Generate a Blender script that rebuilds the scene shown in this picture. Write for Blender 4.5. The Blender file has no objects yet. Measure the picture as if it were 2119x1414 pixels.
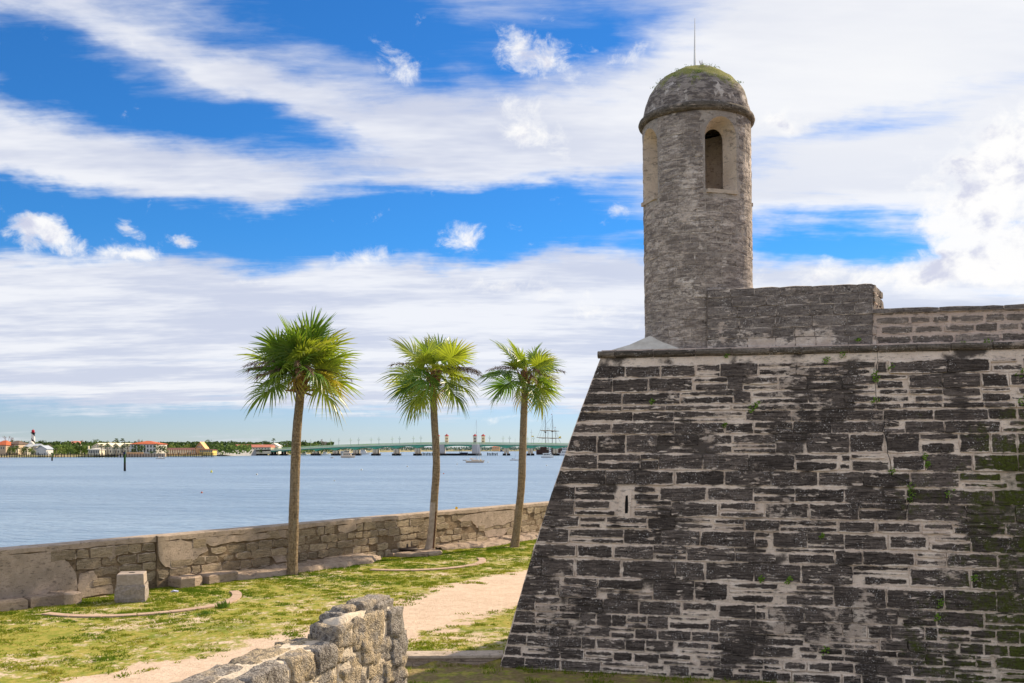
import bpy, bmesh, math, random
from mathutils import Vector, Matrix, noise
R = math.radians
random.seed(7)
scene = bpy.context.scene
COL = scene.collection

# ------------------------------------------------------------------ camera
FPX, CX, HY, EYE = 2000.0, 1059.5, 928.0, 5.0      # focal length, centre and horizon of the photograph in its pixels; eye height in m
cam_data = bpy.data.cameras.new('camera')
cam = bpy.data.objects.new('camera', cam_data)
COL.objects.link(cam)
cam.location = (0, 0, EYE)
cam.rotation_euler = (R(90), 0, 0)
cam_data.sensor_fit = 'HORIZONTAL'
cam_data.sensor_width = 36.0
cam_data.lens = FPX / 2119.0 * 36.0
cam_data.shift_y = (HY - 707.0) / 2119.0
cam_data.clip_start = 0.1
cam_data.clip_end = 20000
scene.camera = cam

# ------------------------------------------------------------------ light
SUN_AZ, SUN_EL = 47.0, 33.0                          # degrees to the right of the view axis, above the horizon
sx, sy, sz = math.sin(R(SUN_AZ)) * math.cos(R(SUN_EL)), math.cos(R(SUN_AZ)) * math.cos(R(SUN_EL)), math.sin(R(SUN_EL))
sun_data = bpy.data.lights.new('sun', 'SUN')
sun_data.energy = 4.8
sun_data.angle = R(0.6)
sun_data.color = (1.0, 0.83, 0.60)
sun = bpy.data.objects.new('sun', sun_data)
sun.rotation_euler = Vector((sx, sy, sz)).to_track_quat('Z', 'Y').to_euler()
COL.objects.link(sun)
scene.view_settings.view_transform = 'Standard'
scene.view_settings.look = 'None'
scene.view_settings.gamma = 1.0
scene.view_settings.exposure = 0.60
scene.view_settings.use_curve_mapping = False
try:
    scene.cycles.max_bounces = 6
    scene.cycles.diffuse_bounces = 3
    scene.cycles.glossy_bounces = 3
    scene.cycles.transmission_bounces = 4
    scene.cycles.use_denoising = True
except Exception:
    pass


class NT:
    """small helper round a node tree"""
    def __init__(self, tree):
        self.t = tree
        self.n = tree.nodes
        self.l = tree.links

    def new(self, kind, **kw):
        nd = self.n.new(kind)
        for k, v in kw.items():
            setattr(nd, k, v)
        return nd

    def put(self, sock, v):
        if isinstance(v, bpy.types.NodeSocket):
            self.l.new(v, sock)
        elif isinstance(v, (tuple, list)):
            sock.default_value = tuple(v) if len(sock.default_value) == len(v) else tuple(v) + (1.0,)
        else:
            sock.default_value = v

    def m(self, op, a, b=0.0, c=0.0, clamp=False):
        nd = self.n.new('ShaderNodeMath')
        nd.operation = op
        nd.use_clamp = clamp
        self.put(nd.inputs[0], a)
        self.put(nd.inputs[1], b)
        self.put(nd.inputs[2], c)
        return nd.outputs[0]

    def ramp(self, v, lo, hi, a=0.0, b=1.0, smooth=True):
        nd = self.n.new('ShaderNodeMapRange')
        nd.interpolation_type = 'SMOOTHSTEP' if smooth else 'LINEAR'
        self.put(nd.inputs['Value'], v)
        self.put(nd.inputs['From Min'], lo)
        self.put(nd.inputs['From Max'], hi)
        self.put(nd.inputs['To Min'], a)
        self.put(nd.inputs['To Max'], b)
        return nd.outputs['Result']

    def mix(self, f, a, b, mode='MIX'):
        nd = self.n.new('ShaderNodeMix')
        nd.data_type = 'RGBA'
        nd.blend_type = mode
        self.put(nd.inputs['Factor'], f)
        self.put(nd.inputs['A'], a)
        self.put(nd.inputs['B'], b)
        return nd.outputs['Result']

    def noise(self, vec, scale, detail=4.0, rough=0.55, dist=0.0, dim='3D'):
        nd = self.n.new('ShaderNodeTexNoise')
        nd.noise_dimensions = dim
        self.put(nd.inputs['Vector'], vec)
        nd.inputs['Scale'].default_value = scale
        nd.inputs['Detail'].default_value = detail
        nd.inputs['Roughness'].default_value = rough
        nd.inputs['Distortion'].default_value = dist
        return nd.outputs['Fac']

    def scale(self, vec, s, off=(0, 0, 0), rot=(0, 0, 0)):
        nd = self.n.new('ShaderNodeMapping')
        self.put(nd.inputs['Vector'], vec)
        nd.inputs['Scale'].default_value = s
        nd.inputs['Location'].default_value = off
        nd.inputs['Rotation'].default_value = rot
        return nd.outputs['Vector']

    def comb(self, x, y, z=0.0):
        nd = self.n.new('ShaderNodeCombineXYZ')
        self.put(nd.inputs[0], x)
        self.put(nd.inputs[1], y)
        self.put(nd.inputs[2], z)
        return nd.outputs[0]

    def sep(self, v):
        nd = self.n.new('ShaderNodeSeparateXYZ')
        self.put(nd.inputs[0], v)
        return nd.outputs[0], nd.outputs[1], nd.outputs[2]


# ------------------------------------------------------------------ sky: Nishita air behind two layers of cloud
world = bpy.data.worlds.new('World')
scene.world = world
world.use_nodes = True
try:
    world.cycles.sampling_method = 'MANUAL'
    world.cycles.sample_map_resolution = 256
except Exception:
    pass
w = NT(world.node_tree)
w.n.clear()
w_out = w.new('ShaderNodeOutputWorld')
w_bg = w.new('ShaderNodeBackground')
w_bg.inputs['Strength'].default_value = 0.1
sky = w.new('ShaderNodeTexSky')
sky.sky_type = 'NISHITA'
sky.sun_disc = False
sky.sun_elevation = R(SUN_EL)
sky.sun_rotation = R(SUN_AZ)
sky.altitude = 0
sky.air_density = 1.0
sky.dust_density = 0.0
sky.ozone_density = 2.0
hsv = w.new('ShaderNodeHueSaturation')
hsv.inputs['Saturation'].default_value = 1.05
w.l.new(sky.outputs[0], hsv.inputs['Color'])
geo = w.new('ShaderNodeTexCoord')
dx, dy, dz = w.sep(geo.outputs['Generated'])
air = w.mix(1.0, hsv.outputs['Color'], w.mix(w.ramp(dz, 0.03, 0.22), (0.42, 0.53, 0.84, 1), (0.17, 0.52, 0.88, 1)), 'MULTIPLY')
az = w.m('ARCTAN2', dx, dy)
el = w.m('ARCSINE', dz)


def ang(px, py):
    a = (px - CX) / FPX
    return math.atan(a), math.atan((HY - py) / FPX / math.sqrt(1 + a * a))


# broken-up coordinates so that no cloud edge is a clean ellipse
warp_v = w.comb(az, el)
wn1 = w.m('SUBTRACT', w.noise(w.scale(geo.outputs['Generated'], (1, 1, 2.2)), 7.0, 5, 0.6), 0.5)
wn2 = w.m('SUBTRACT', w.noise(w.scale(geo.outputs['Generated'], (1, 1, 2.2), (5, 3, 1)), 9.0, 5, 0.6), 0.5)
azw = w.m('ADD', az, w.m('MULTIPLY', wn1, 0.16))
elw = w.m('ADD', el, w.m('MULTIPLY', wn2, 0.055))


def blobs(lst, vec):
    """sum of soft elliptical patches: centre, half-width, half-height (photo pixels), tilt, weight"""
    total = None
    for px, py, rx, ry, tilt, wt in lst:
        a0, e0 = ang(px, py)
        mp = w.new('ShaderNodeMapping', vector_type='TEXTURE')
        w.l.new(vec, mp.inputs['Vector'])
        mp.inputs['Location'].default_value = (a0, e0, 0)
        mp.inputs['Rotation'].default_value = (0, 0, R(tilt))
        mp.inputs['Scale'].default_value = (rx / FPX * 1.55, ry / FPX * 1.55, 1)
        gr = w.new('ShaderNodeTexGradient', gradient_type='SPHERICAL')
        w.l.new(mp.outputs[0], gr.inputs[0])
        total = w.m('MULTIPLY_ADD', gr.outputs['Fac'], wt * 1.15, total if total is not None else 0.0)
    return total


# high thin cloud: streaks in the plane of the layer
den = w.m('ADD', w.m('MAXIMUM', dz, 0.0), 0.10)
plane = w.comb(w.m('DIVIDE', dx, den), w.m('DIVIDE', dy, den))
st1 = w.noise(w.scale(plane, (0.55, 1.25, 1), (3.1, 1.7, 0), (0, 0, R(-16))), 1.5, 6, 0.60, 0.35, '2D')
st2 = w.noise(w.scale(plane, (0.9, 3.4, 1), (1.3, 7.7, 0), (0, 0, R(-16))), 2.4, 6, 0.65, 0.2, '2D')
CIRRUS = [
    # px, py, half-width, half-height, tilt, weight     (white banks)
    (350, 350, 520, 62, -5, .60), (900, 270, 420, 80, -14, .50), (620, 395, 260, 40, 8, .25),
    (1150, 220, 330, 150, 0, .42), (430, 130, 430, 28, -12, .34), (1780, 150, 480, 230, 8, .62), (2050, 300, 340, 200, 0, .40),
    (520, 690, 900, 120, 0, .62), (300, 600, 520, 50, 0, .35), (1150, 640, 420, 110, 0, .45), (1850, 620, 420, 110, 0, .50), (300, 60, 160, 30, 20, .15),
    (900, 470, 420, 34, -4, .20), (1150, 550, 300, 40, 0, .25),
    # blue gaps
    (230, 205, 480, 62, -10, -1.4), (760, 55, 420, 100, -8, -1.25), (120, 90, 260, 60, 10, -.22), (420, 475, 700, 66, 3, -1.6), (1050, 430, 420, 52, 6, -1.25),
    (1180, 510, 300, 44, 0, -1.05), (1720, 500, 300, 44, 0, -1.4), (500, 885, 1600, 40, 0, -1.5), (1950, 505, 160, 40, 10, -.10), (20, 395, 200, 38, 0, -.95), (1250, 60, 200, 110, 0, -.95), (640, 180, 300, 40, -14, -.3), (880, 90, 200, 60, -20, -.3), (1740, 275, 330, 42, 6, -.95), (1700, 400, 260, 60, 6, -.35), (120, 40, 260, 40, 0, -.35), (560, 240, 260, 30, -16, -.25),
]
d1 = w.m('ADD', blobs(CIRRUS, w.comb(azw, elw)), w.m('MULTIPLY', w.m('SUBTRACT', st1, 0.5), 1.7))
d1 = w.m('ADD', d1, w.m('MULTIPLY', w.m('SUBTRACT', st2, 0.5), 1.3))
a1 = w.ramp(d1, -1.02, 0.28)
# low cumulus: crisp lumps
nd3 = w.noise(w.scale(geo.outputs['Generated'], (1, 1, 1.25)), 30.0, 6, 0.66, 0.35)
nd4 = w.noise(w.scale(geo.outputs['Generated'], (1, 1, 1.5), (2, 9, 4)), 9.0, 5, 0.6, 0.1)
CUMULUS = [
    (120, 500, 95, 36, -14, 1.0), (70, 460, 50, 18, -10, .7), (265, 480, 34, 18, -10, .9), (285, 528, 52, 16, 0, 1.0), (382, 497, 26, 16, -20, .9),
    (820, 128, 62, 34, -25, .85), (1075, 112, 58, 40, -30, .95), (1165, 140, 70, 50, -20, .9), (1310, 120, 44, 34, 20, .75), (950, 500, 58, 30, 15, .8), (745, 535, 50, 26, 0, .8),
    (1080, 250, 90, 40, -20, .55), (1130, 300, 70, 30, -20, .6), (1270, 440, 50, 22, -10, .6), (1610, 248, 66, 30, -10, .9),
    (2060, 380, 120, 110, 20, 1.1), (2000, 460, 80, 50, 0, .9), (2119, 300, 60, 60, 0, .9), (1980, 555, 150, 38, 4, 1.1), (1690, 570, 160, 34, 0, .9), (2110, 560, 90, 50, 0, 1.0),
    (1040, 590, 120, 26, -4, .7), (880, 850, 130, 9, 0, .55), (1050, 872, 120, 10, 0, .6), (720, 830, 120, 8, 0, .6), (520, 575, 60, 14, 0, .45), (340, 655, 60, 12, 0, -.2),
    (1230, 640, 90, 40, 0, .6), (1000, 800, 200, 20, 0, .4),
]
d2 = w.m('ADD', w.m('SUBTRACT', blobs(CUMULUS, w.comb(w.m('ADD', az, w.m('MULTIPLY', wn1, 0.03)), w.m('ADD', el, w.m('MULTIPLY', wn2, 0.03)))), 0.52), w.m('MULTIPLY', w.m('SUBTRACT', nd3, 0.5), 2.5))
d2 = w.m('ADD', d2, w.m('MULTIPLY', w.m('SUBTRACT', nd4, 0.60), 0.6))
a2 = w.ramp(d2, -0.22, 0.62)
shade1 = w.ramp(w.noise(w.scale(plane, (0.5, 1.3, 1), (9, 2, 0), (0, 0, R(-14))), 1.7, 5, 0.65, 0.0, '2D'), 0.36, 0.66)
col1 = w.mix(shade1, (4.3, 4.55, 5.4, 1), (6.1, 6.15, 6.4, 1))
bright = blobs([(1850, 150, 520, 300, 0, 1.0)], w.comb(az, el))
col1 = w.mix(w.m('MULTIPLY', bright, 0.8, clamp=True), col1, (6.6, 6.55, 6.45, 1))
nd5 = w.noise(w.scale(geo.outputs['Generated'], (1, 1, 1.25), (0, 0, -0.02)), 26.0, 5, 0.6, 0.2)
col2 = w.mix(w.ramp(nd5, 0.46, 0.68), (6.7, 6.65, 6.6, 1), (4.3, 4.45, 5.4, 1))
col2 = w.mix(w.ramp(d2, 0.0, 0.5), (6.6, 6.6, 6.6, 1), col2)
skyc = w.mix(w.m('MULTIPLY', a1, 0.94), air, col1)
skyc = w.mix(w.m('MULTIPLY', a2, 0.95), skyc, col2)
w.l.new(skyc, w_bg.inputs['Color'])
w.l.new(w_bg.outputs[0], w_out.inputs['Surface'])


# ------------------------------------------------------------------ points in the place
def P(px, py, Y):
    return Vector(((px - CX) / FPX * Y, Y, EYE + (HY - py) / FPX * Y))


def G(px, py, z=0.2):
    Y = FPX * (EYE - z) / (py - HY)
    return Vector(((px - CX) / FPX * Y, Y, z))


# ------------------------------------------------------------------ objects
def obj(name, verts, faces, mat=None, parent=None, smooth=False, uvs=None):
    me = bpy.data.meshes.new(name)
    me.from_pydata([tuple(v) for v in verts], [], faces)
    if mat:
        me.materials.append(mat)
    if smooth:
        me.polygons.foreach_set('use_smooth', [True] * len(me.polygons))
    me.update()
    return link(name, me, parent)


def link(name, me, parent=None):
    o = bpy.data.objects.new(name, me)
    COL.objects.link(o)
    if parent is not None:
        o.parent = parent
        if not parent.get('_local'):
            o.matrix_parent_inverse = Matrix.Translation(parent.location).inverted() if parent.type == 'EMPTY' else Matrix()
    return o


def thing(name, loc, label, cat, group=None, local=False):
    o = bpy.data.objects.new(name, None)
    COL.objects.link(o)
    o.location = loc
    o.empty_display_size = 0.2
    if local:
        o['_local'] = 1
    return tag(o, label, cat, group)


def tag(o, label=None, cat=None, group=None, kind=None):
    if label:
        o['label'] = label
    if cat:
        o['category'] = cat
    if group:
        o['group'] = group
    if kind:
        o['kind'] = kind
    return o


class MB:
    def __init__(self):
        self.v, self.f = [], []

    def add(self, vs, fs):
        b = len(self.v)
        self.v += [Vector(v) for v in vs]
        self.f += [tuple(i + b for i in f) for f in fs]
        return self

    def box(self, c, s, rz=0.0, taper=1.0):
        hx, hy, hz = s[0] / 2, s[1] / 2, s[2] / 2
        cr, sr = math.cos(rz), math.sin(rz)
        vs = []
        for z in (-1, 1):
            k = taper if z > 0 else 1.0
            for x, y in ((-1, -1), (1, -1), (1, 1), (-1, 1)):
                X, Y = x * hx * k, y * hy * k
                vs.append((c[0] + X * cr - Y * sr, c[1] + X * sr + Y * cr, c[2] + z * hz))
        return self.add(vs, [(3, 2, 1, 0), (4, 5, 6, 7), (0, 1, 5, 4), (1, 2, 6, 5), (2, 3, 7, 6), (3, 0, 4, 7)])

    def tube(self, pts, rads, n=8, cap=True):
        pts = [Vector(p) for p in pts]
        rings = []
        for i, p in enumerate(pts):
            d = (pts[min(i + 1, len(pts) - 1)] - pts[max(i - 1, 0)]).normalized()
            a = Vector((1, 0, 0)) if abs(d.x) < 0.9 else Vector((0, 1, 0))
            x = d.cross(a).normalized()
            y = d.cross(x)
            rr = rads[i] if isinstance(rads, (list, tuple)) else rads
            rings.append([p + (x * math.cos(2 * math.pi * k / n) + y * math.sin(2 * math.pi * k / n)) * rr for k in range(n)])
        vs = [v for r in rings for v in r]
        fs = []
        for i in range(len(pts) - 1):
            for k in range(n):
                k2 = (k + 1) % n
                fs.append((i * n + k, i * n + k2, (i + 1) * n + k2, (i + 1) * n + k))
        if cap:
            fs.append(tuple(range(n))[::-1])
            fs.append(tuple((len(pts) - 1) * n + k for k in range(n)))
        return self.add(vs, fs)

    def lathe(self, c, prof, n=24, a0=0.0, cap=False):
        vs, fs = [], []
        for r, z in prof:
            for k in range(n):
                a = a0 + 2 * math.pi * k / n
                vs.append((c[0] + r * math.cos(a), c[1] + r * math.sin(a), c[2] + z))
        for i in range(len(prof) - 1):
            for k in range(n):
                k2 = (k + 1) % n
                fs.append((i * n + k, i * n + k2, (i + 1) * n + k2, (i + 1) * n + k))
        if cap:
            fs.append(tuple(range(n))[::-1])
            fs.append(tuple((len(prof) - 1) * n + k for k in range(n)))
        return self.add(vs, fs)

    def build(self, name, mat, parent=None, smooth=False):
        return obj(name, self.v, self.f, mat, parent, smooth)


def copy_tree(o, parent=None):
    c = o.copy()
    COL.objects.link(c)
    if parent is not None:
        c.parent = parent
    for ch in o.children:
        copy_tree(ch, c)
    return c


# ------------------------------------------------------------------ materials
def principled(nt, color, rough=0.85, spec=0.2, normal=None, metal=0.0):
    out = nt.new('ShaderNodeOutputMaterial')
    b = nt.new('ShaderNodeBsdfPrincipled')
    nt.put(b.inputs['Base Color'], color)
    nt.put(b.inputs['Roughness'], rough)
    b.inputs['Specular IOR Level'].default_value = spec
    b.inputs['Metallic'].default_value = metal
    if normal is not None:
        nt.l.new(normal, b.inputs['Normal'])
    nt.l.new(b.outputs[0], out.inputs['Surface'])
    return b


def bump(nt, h, strength, dist, prev=None):
    b = nt.new('ShaderNodeBump')
    b.inputs['Strength'].default_value = strength
    b.inputs['Distance'].default_value = dist
    nt.l.new(h, b.inputs['Height'])
    if prev is not None:
        nt.l.new(prev, b.inputs['Normal'])
    return b.outputs['Normal']


def newmat(name):
    m = bpy.data.materials.new(name)
    m.use_nodes = True
    m.node_tree.nodes.clear()
    return m, NT(m.node_tree)


def plain(name, a, b=None, scale=3.0, rough=0.85, spec=0.2, bs=0.0, bscale=20.0, metal=0.0, rnd=0.0):
    """two related colours mottled by noise, with a little relief"""
    m, n = newmat(name)
    tc = n.new('ShaderNodeTexCoord').outputs['Object']
    b = b or tuple(min(1, c * 0.78) for c in a)
    f = n.ramp(n.noise(tc, scale, 5, 0.6), 0.32, 0.68)
    col = n.mix(f, a, b)
    if rnd:
        oi = n.new('ShaderNodeObjectInfo').outputs['Random']
        col = n.mix(1.0, col, n.comb(*[n.ramp(oi, 0, 1, 1 - rnd, 1 + rnd, False)] * 3), 'MULTIPLY')
    nm = bump(n, n.noise(tc, bscale, 4, 0.6), bs, 0.05) if bs else None
    principled(n, col, rough, spec, nm, metal)
    return m


def moss_mask(n, pos):
    """damp green growth low down and towards the right of the scarp"""
    x, y, z = n.sep(pos)
    g = n.m('ADD', n.m('MULTIPLY', n.ramp(x, 6.6, 11.0, 0, 1, False), 0.62), n.m('MULTIPLY', n.ramp(z, 5.2, 0.0, 0, 1, False), 0.20))
    g = n.m('MULTIPLY', g, n.ramp(z, 7.0, 5.4, 0.25, 1.0))
    g = n.m('ADD', g, n.m('MULTIPLY', n.m('SUBTRACT', n.noise(pos, 0.8, 5, 0.65), 0.5), 1.1))
    g = n.m('ADD', g, n.m('MULTIPLY', n.m('SUBTRACT', n.noise(pos, 9.0, 4, 0.65), 0.5), 0.9))
    return n.ramp(g, 0.42, 0.78)


def coquina(name, dark, light, mort, edge=0.03, streak=0.5, patch=0.5, speck=0.5, moss=0.0, bumps=0.6, uneven=0.055, vary=0.0, rnd_amp=0.32, lichen=None, lamina=0.0, thr=0.575, bedz=9.0, blotch=0.0):
    """weathered shell-stone block: bedding lines, pale spill of mortar round the edges, lichen and specks"""
    m, n = newmat(name)
    tc = n.new('ShaderNodeTexCoord').outputs['Object']
    uv = n.new('ShaderNodeUVMap', uv_map='st').outputs['UV']
    wh = n.new('ShaderNodeUVMap', uv_map='wh').outputs['UV']
    rnd = n.new('ShaderNodeObjectInfo').outputs['Random']
    u, v, _ = n.sep(uv)
    ww, hh, _ = n.sep(wh)
    e = n.m('MINIMUM', n.m('MINIMUM', u, n.m('SUBTRACT', ww, u)), n.m('MINIMUM', v, n.m('SUBTRACT', hh, v)))
    flat = n.scale(tc, (1.0, 1.0, bedz))
    flat2 = n.scale(tc, (1.0, 1.0, bedz * 0.55), (4, 2, 7))
    bed = n.noise(flat, 3.2, 6, 0.65, 0.25)
    grain = n.noise(tc, 22.0, 4, 0.72)
    fine = n.noise(tc, 30.0, 2, 0.6)
    col = n.mix(n.ramp(bed, 0.34, 0.66), dark, light)
    col = n.mix(n.ramp(grain, 0.35, 0.72, 0, 0.5), col, tuple(c * 0.45 for c in dark))
    col = n.mix(1.0, col, n.comb(*[n.ramp(rnd, 0, 1, 1 - rnd_amp, 1 + rnd_amp, False)] * 3), 'MULTIPLY')
    big = n.noise(tc, 0.75, 5, 0.6)
    sp = n.m('MULTIPLY', n.ramp(fine, 0.595, 0.66), n.ramp(n.noise(tc, 2.3, 4, 0.6), 0.42, 0.66))
    col = n.mix(n.m('MULTIPLY', sp, speck), col, (0.58, 0.54, 0.50))
    col = n.mix(n.ramp(n.noise(n.scale(tc, (1, 1, 1.6), (9, 9, 9)), 13.0, 3, 0.6), 0.62, 0.68, 0, 0.8), col, tuple(c * 0.22 for c in dark))
    if blotch:
        bn = n.noise(n.scale(tc, (1, 1, 1.5), (2, 5, 3)), 1.5, 6, 0.68, 0.3)
        col = n.mix(n.ramp(bn, 0.46, 0.60, 0, blotch), col, tuple(c * 0.75 for c in dark))
    # mortar spill
    mn = n.noise(tc, 7.0, 5, 0.68)
    spill = n.m('ADD', e, n.m('MULTIPLY', n.m('SUBTRACT', mn, 0.5), uneven * 3.2))
    if vary:
        spill = n.m('SUBTRACT', spill, n.m('MULTIPLY', n.m('SUBTRACT', n.noise(tc, 0.9, 3, 0.55), 0.47), vary))
    if lamina:
        lam = n.noise(n.scale(tc, (1, 1, 26)), 1.8, 3, 0.6, 0.15)
        col = n.mix(n.ramp(lam, 0.56, 0.63, 0, lamina), col, tuple(c * 0.3 for c in dark))
    spill = n.ramp(spill, edge + 0.012, edge - 0.012)
    bl = n.noise(flat2, 3.0, 5, 0.6, 0.3)
    bl = n.m('MULTIPLY', n.ramp(bl, 0.60, 0.655), n.ramp(n.m('ADD', n.noise(tc, 1.1, 4, 0.6), n.m('MULTIPLY', rnd, 0.16)), 0.52, 0.60))
    pt = n.m('ADD', n.m('MULTIPLY', big, 0.65), n.m('MULTIPLY', n.noise(n.scale(tc, (1, 1, 2.2)), 5.0, 6, 0.7), 0.35))
    if lichen:
        pt = n.m('ADD', pt, n.ramp(n.sep(tc)[2], lichen[0], lichen[1], 0.13, -0.02, False))
    pt = n.ramp(pt, thr, thr + 0.055)
    msk = n.m('MAXIMUM', n.m('MAXIMUM', spill, n.m('MULTIPLY', bl, streak)), n.m('MULTIPLY', pt, patch))
    mc = n.mix(n.ramp(n.noise(tc, 3.0, 4, 0.6), 0.35, 0.65), mort, tuple(c * k for c, k in zip(mort, (0.72, 0.68, 0.66))))
    mc = n.mix(n.ramp(grain, 0.5, 0.75, 0, 0.6), mc, tuple(c * 0.4 for c in mort))
    col = n.mix(msk, col, mc)
    if moss:
        mm = moss_mask(n, tc)
        col = n.mix(n.m('MULTIPLY', n.m('MULTIPLY', mm, moss), n.ramp(msk, 0, 1, 1.0, 0.25)), col, n.mix(n.ramp(grain, 0.35, 0.6), (0.035, 0.035, 0.008), (0.075, 0.095, 0.012)))
    h = n.m('ADD', n.m('MULTIPLY', bed, 0.6), n.m('MULTIPLY', grain, 0.5))
    principled(n, col, 0.95, 0.12, bump(n, h, bumps, 0.06))
    return m


def mortar(name, a, b, moss=0.0, bs=0.7, vary=None):
    m, n = newmat(name)
    tc = n.new('ShaderNodeTexCoord').outputs['Object']
    g = n.noise(tc, 24.0, 5, 0.7)
    f = n.noise(tc, 1.6, 6, 0.65)
    col = n.mix(n.ramp(f, 0.36, 0.64), a, b)
    col = n.mix(n.ramp(n.noise(n.scale(tc, (1, 1, 3)), 5.0, 6, 0.7), 0.52, 0.66, 0, 0.75), col, tuple(c * 0.28 for c in a))
    col = n.mix(n.ramp(g, 0.52, 0.75, 0, 0.6), col, tuple(c * 0.4 for c in a))
    if vary:
        col = n.mix(n.ramp(n.m('ADD', n.noise(tc, 0.9, 3, 0.55), n.m('MULTIPLY', n.m('SUBTRACT', g, 0.5), 0.1)), 0.475, 0.40), col, vary)
    if moss:
        col = n.mix(n.m('MULTIPLY', moss_mask(n, tc), moss), col, (0.05, 0.065, 0.012))
    principled(n, col, 0.95, 0.1, bump(n, n.m('ADD', g, f), bs, 0.05))
    return m


MAT = {}
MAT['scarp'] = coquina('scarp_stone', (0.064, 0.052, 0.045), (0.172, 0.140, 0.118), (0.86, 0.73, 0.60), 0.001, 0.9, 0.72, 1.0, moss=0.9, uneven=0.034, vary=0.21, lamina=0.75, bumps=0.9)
MAT['mortar'] = mortar('old_mortar', (0.86, 0.72, 0.585), (0.74, 0.605, 0.485), moss=0.35, vary=(0.10, 0.083, 0.07))
MAT['cordon'] = coquina('cordon_stone', (0.075, 0.063, 0.050), (0.20, 0.168, 0.135), (0.62, 0.52, 0.42), 0.004, 0.6, 0.7, 0.7, moss=0.5, uneven=0.02)
MAT['merlon_core'] = mortar('merlon_core', (0.24, 0.20, 0.175), (0.15, 0.125, 0.11))
MAT['merlon'] = coquina('merlon_stone', (0.135, 0.114, 0.105), (0.30, 0.26, 0.232), (0.80, 0.70, 0.61), 0.002, 0.7, 0.9, 0.9, uneven=0.012, vary=0.02, rnd_amp=0.16, lichen=(7.35, 8.0), bedz=5.0)
MAT['parapet'] = coquina('parapet_stone', (0.135, 0.112, 0.098), (0.29, 0.245, 0.21), (0.66, 0.55, 0.47), 0.008, 0.7, 0.7, 0.7, vary=0.12)
MAT['pink'] = mortar('pink_mortar', (0.68, 0.54, 0.46), (0.58, 0.47, 0.40))
MAT['tower'] = coquina('tower_stone', (0.215, 0.180, 0.160), (0.60, 0.51, 0.44), (0.88, 0.79, 0.70), 0.001, 0.7, 0.85, 0.9, uneven=0.016, vary=0.015, rnd_amp=0.14, bumps=1.0, thr=0.55, bedz=4.2, blotch=0.6)
MAT['tower_core'] = mortar('tower_render', (0.46, 0.40, 0.345), (0.33, 0.285, 0.25))
MAT['reveal'] = mortar('reveal_plaster', (0.70, 0.58, 0.46), (0.56, 0.45, 0.35), bs=0.4)
MAT['plaster'] = mortar('pale_plaster', (0.52, 0.43, 0.34), (0.40, 0.32, 0.25), bs=0.4)
MAT['white_plaster'] = plain('white_plaster', (0.66, 0.62, 0.54), (0.52, 0.48, 0.41), 4.0, bs=0.2)
MAT['seawall'] = coquina('sea_wall_stone', (0.25, 0.20, 0.135), (0.44, 0.355, 0.25), (0.55, 0.46, 0.37), 0.004, 0.4, 0.4, 0.25, bumps=1.0, uneven=0.03, vary=0.05)
MAT['seamortar'] = mortar('sea_wall_mortar', (0.30, 0.225, 0.15), (0.17, 0.125, 0.08), bs=1.0)
MAT['seaplaster'] = mortar('sea_wall_plaster', (0.50, 0.40, 0.32), (0.37, 0.30, 0.235), bs=0.6)
MAT['ledge'] = mortar('ledge_stone', (0.46, 0.36, 0.28), (0.36, 0.275, 0.21), bs=0.8)


# ------------------------------------------------------------------ one stone of a wall
def stone_mesh(name, surf, s0, s1, z0, z1, depth, mat, gap=0.012, jit=0.012, nseg=None, back=0.03, rnd=random):
    s0 += gap; s1 -= gap; z0 += gap; z1 -= gap
    w_, h_ = max(0.04, s1 - s0), max(0.03, z1 - z0)
    n_ = nseg or max(2, min(6, int(w_ / 0.17)))
    cut = min(0.03, h_ * 0.2, w_ * 0.2)
    vs, uv = [], []
    rows = [0.0, 0.5, 1.0]
    front = {}
    for j, rv in enumerate(rows):
        for i in range(n_ + 1):
            fu = i / n_
            s = s0 + w_ * fu
            z = z0 + h_ * rv
            ex, ez = i in (0, n_), j in (0, 2)
            s += rnd.uniform(-jit, jit) * (1 if ex else 0.5)
            z += rnd.uniform(-jit, jit) * (1 if ez else 0.4)
            if ex and ez:
                s += cut * 0.5 * (1 if i == 0 else -1)
                z += cut * 0.5 * (1 if j == 0 else -1)
            d = depth + rnd.uniform(-0.006, 0.006) - (0.006 if (ex or ez) else 0)
            front[(i, j)] = len(vs)
            vs.append(surf(s, z, d))
            uv.append((s - s0, z - z0))
    ring = [(i, 0) for i in range(n_ + 1)] + [(n_, 1)] + [(i, 2) for i in range(n_, -1, -1)] + [(0, 1)]
    faces = []
    for j in range(2):
        for i in range(n_):
            faces.append((front[(i, j)], front[(i + 1, j)], front[(i + 1, j + 1)], front[(i, j + 1)]))
    bstart = len(vs)
    for (i, j) in ring:
        s, z = uv[front[(i, j)]]
        s2 = s + (-0.012 if i == 0 else 0.012 if i == n_ else 0)
        z2 = z + (-0.012 if j == 0 else 0.012 if j == 2 else 0)
        vs.append(surf(s2 + s0, z2 + z0, -back))
        uv.append((s2, z2))
    for k in range(len(ring)):
        k2 = (k + 1) % len(ring)
        faces.append((front[ring[k2]], front[ring[k]], bstart + k, bstart + k2))
    me = bpy.data.meshes.new(name)
    me.from_pydata([tuple(v) for v in vs], [], faces)
    me.materials.append(mat)
    a = me.uv_layers.new(name='st')
    b = me.uv_layers.new(name='wh')
    for lp in me.loops:
        a.data[lp.index].uv = uv[lp.vertex_index]
        b.data[lp.index].uv = (w_, h_)
    me.polygons.foreach_set('use_smooth', [False] * len(faces))
    me.update()
    return me


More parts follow.
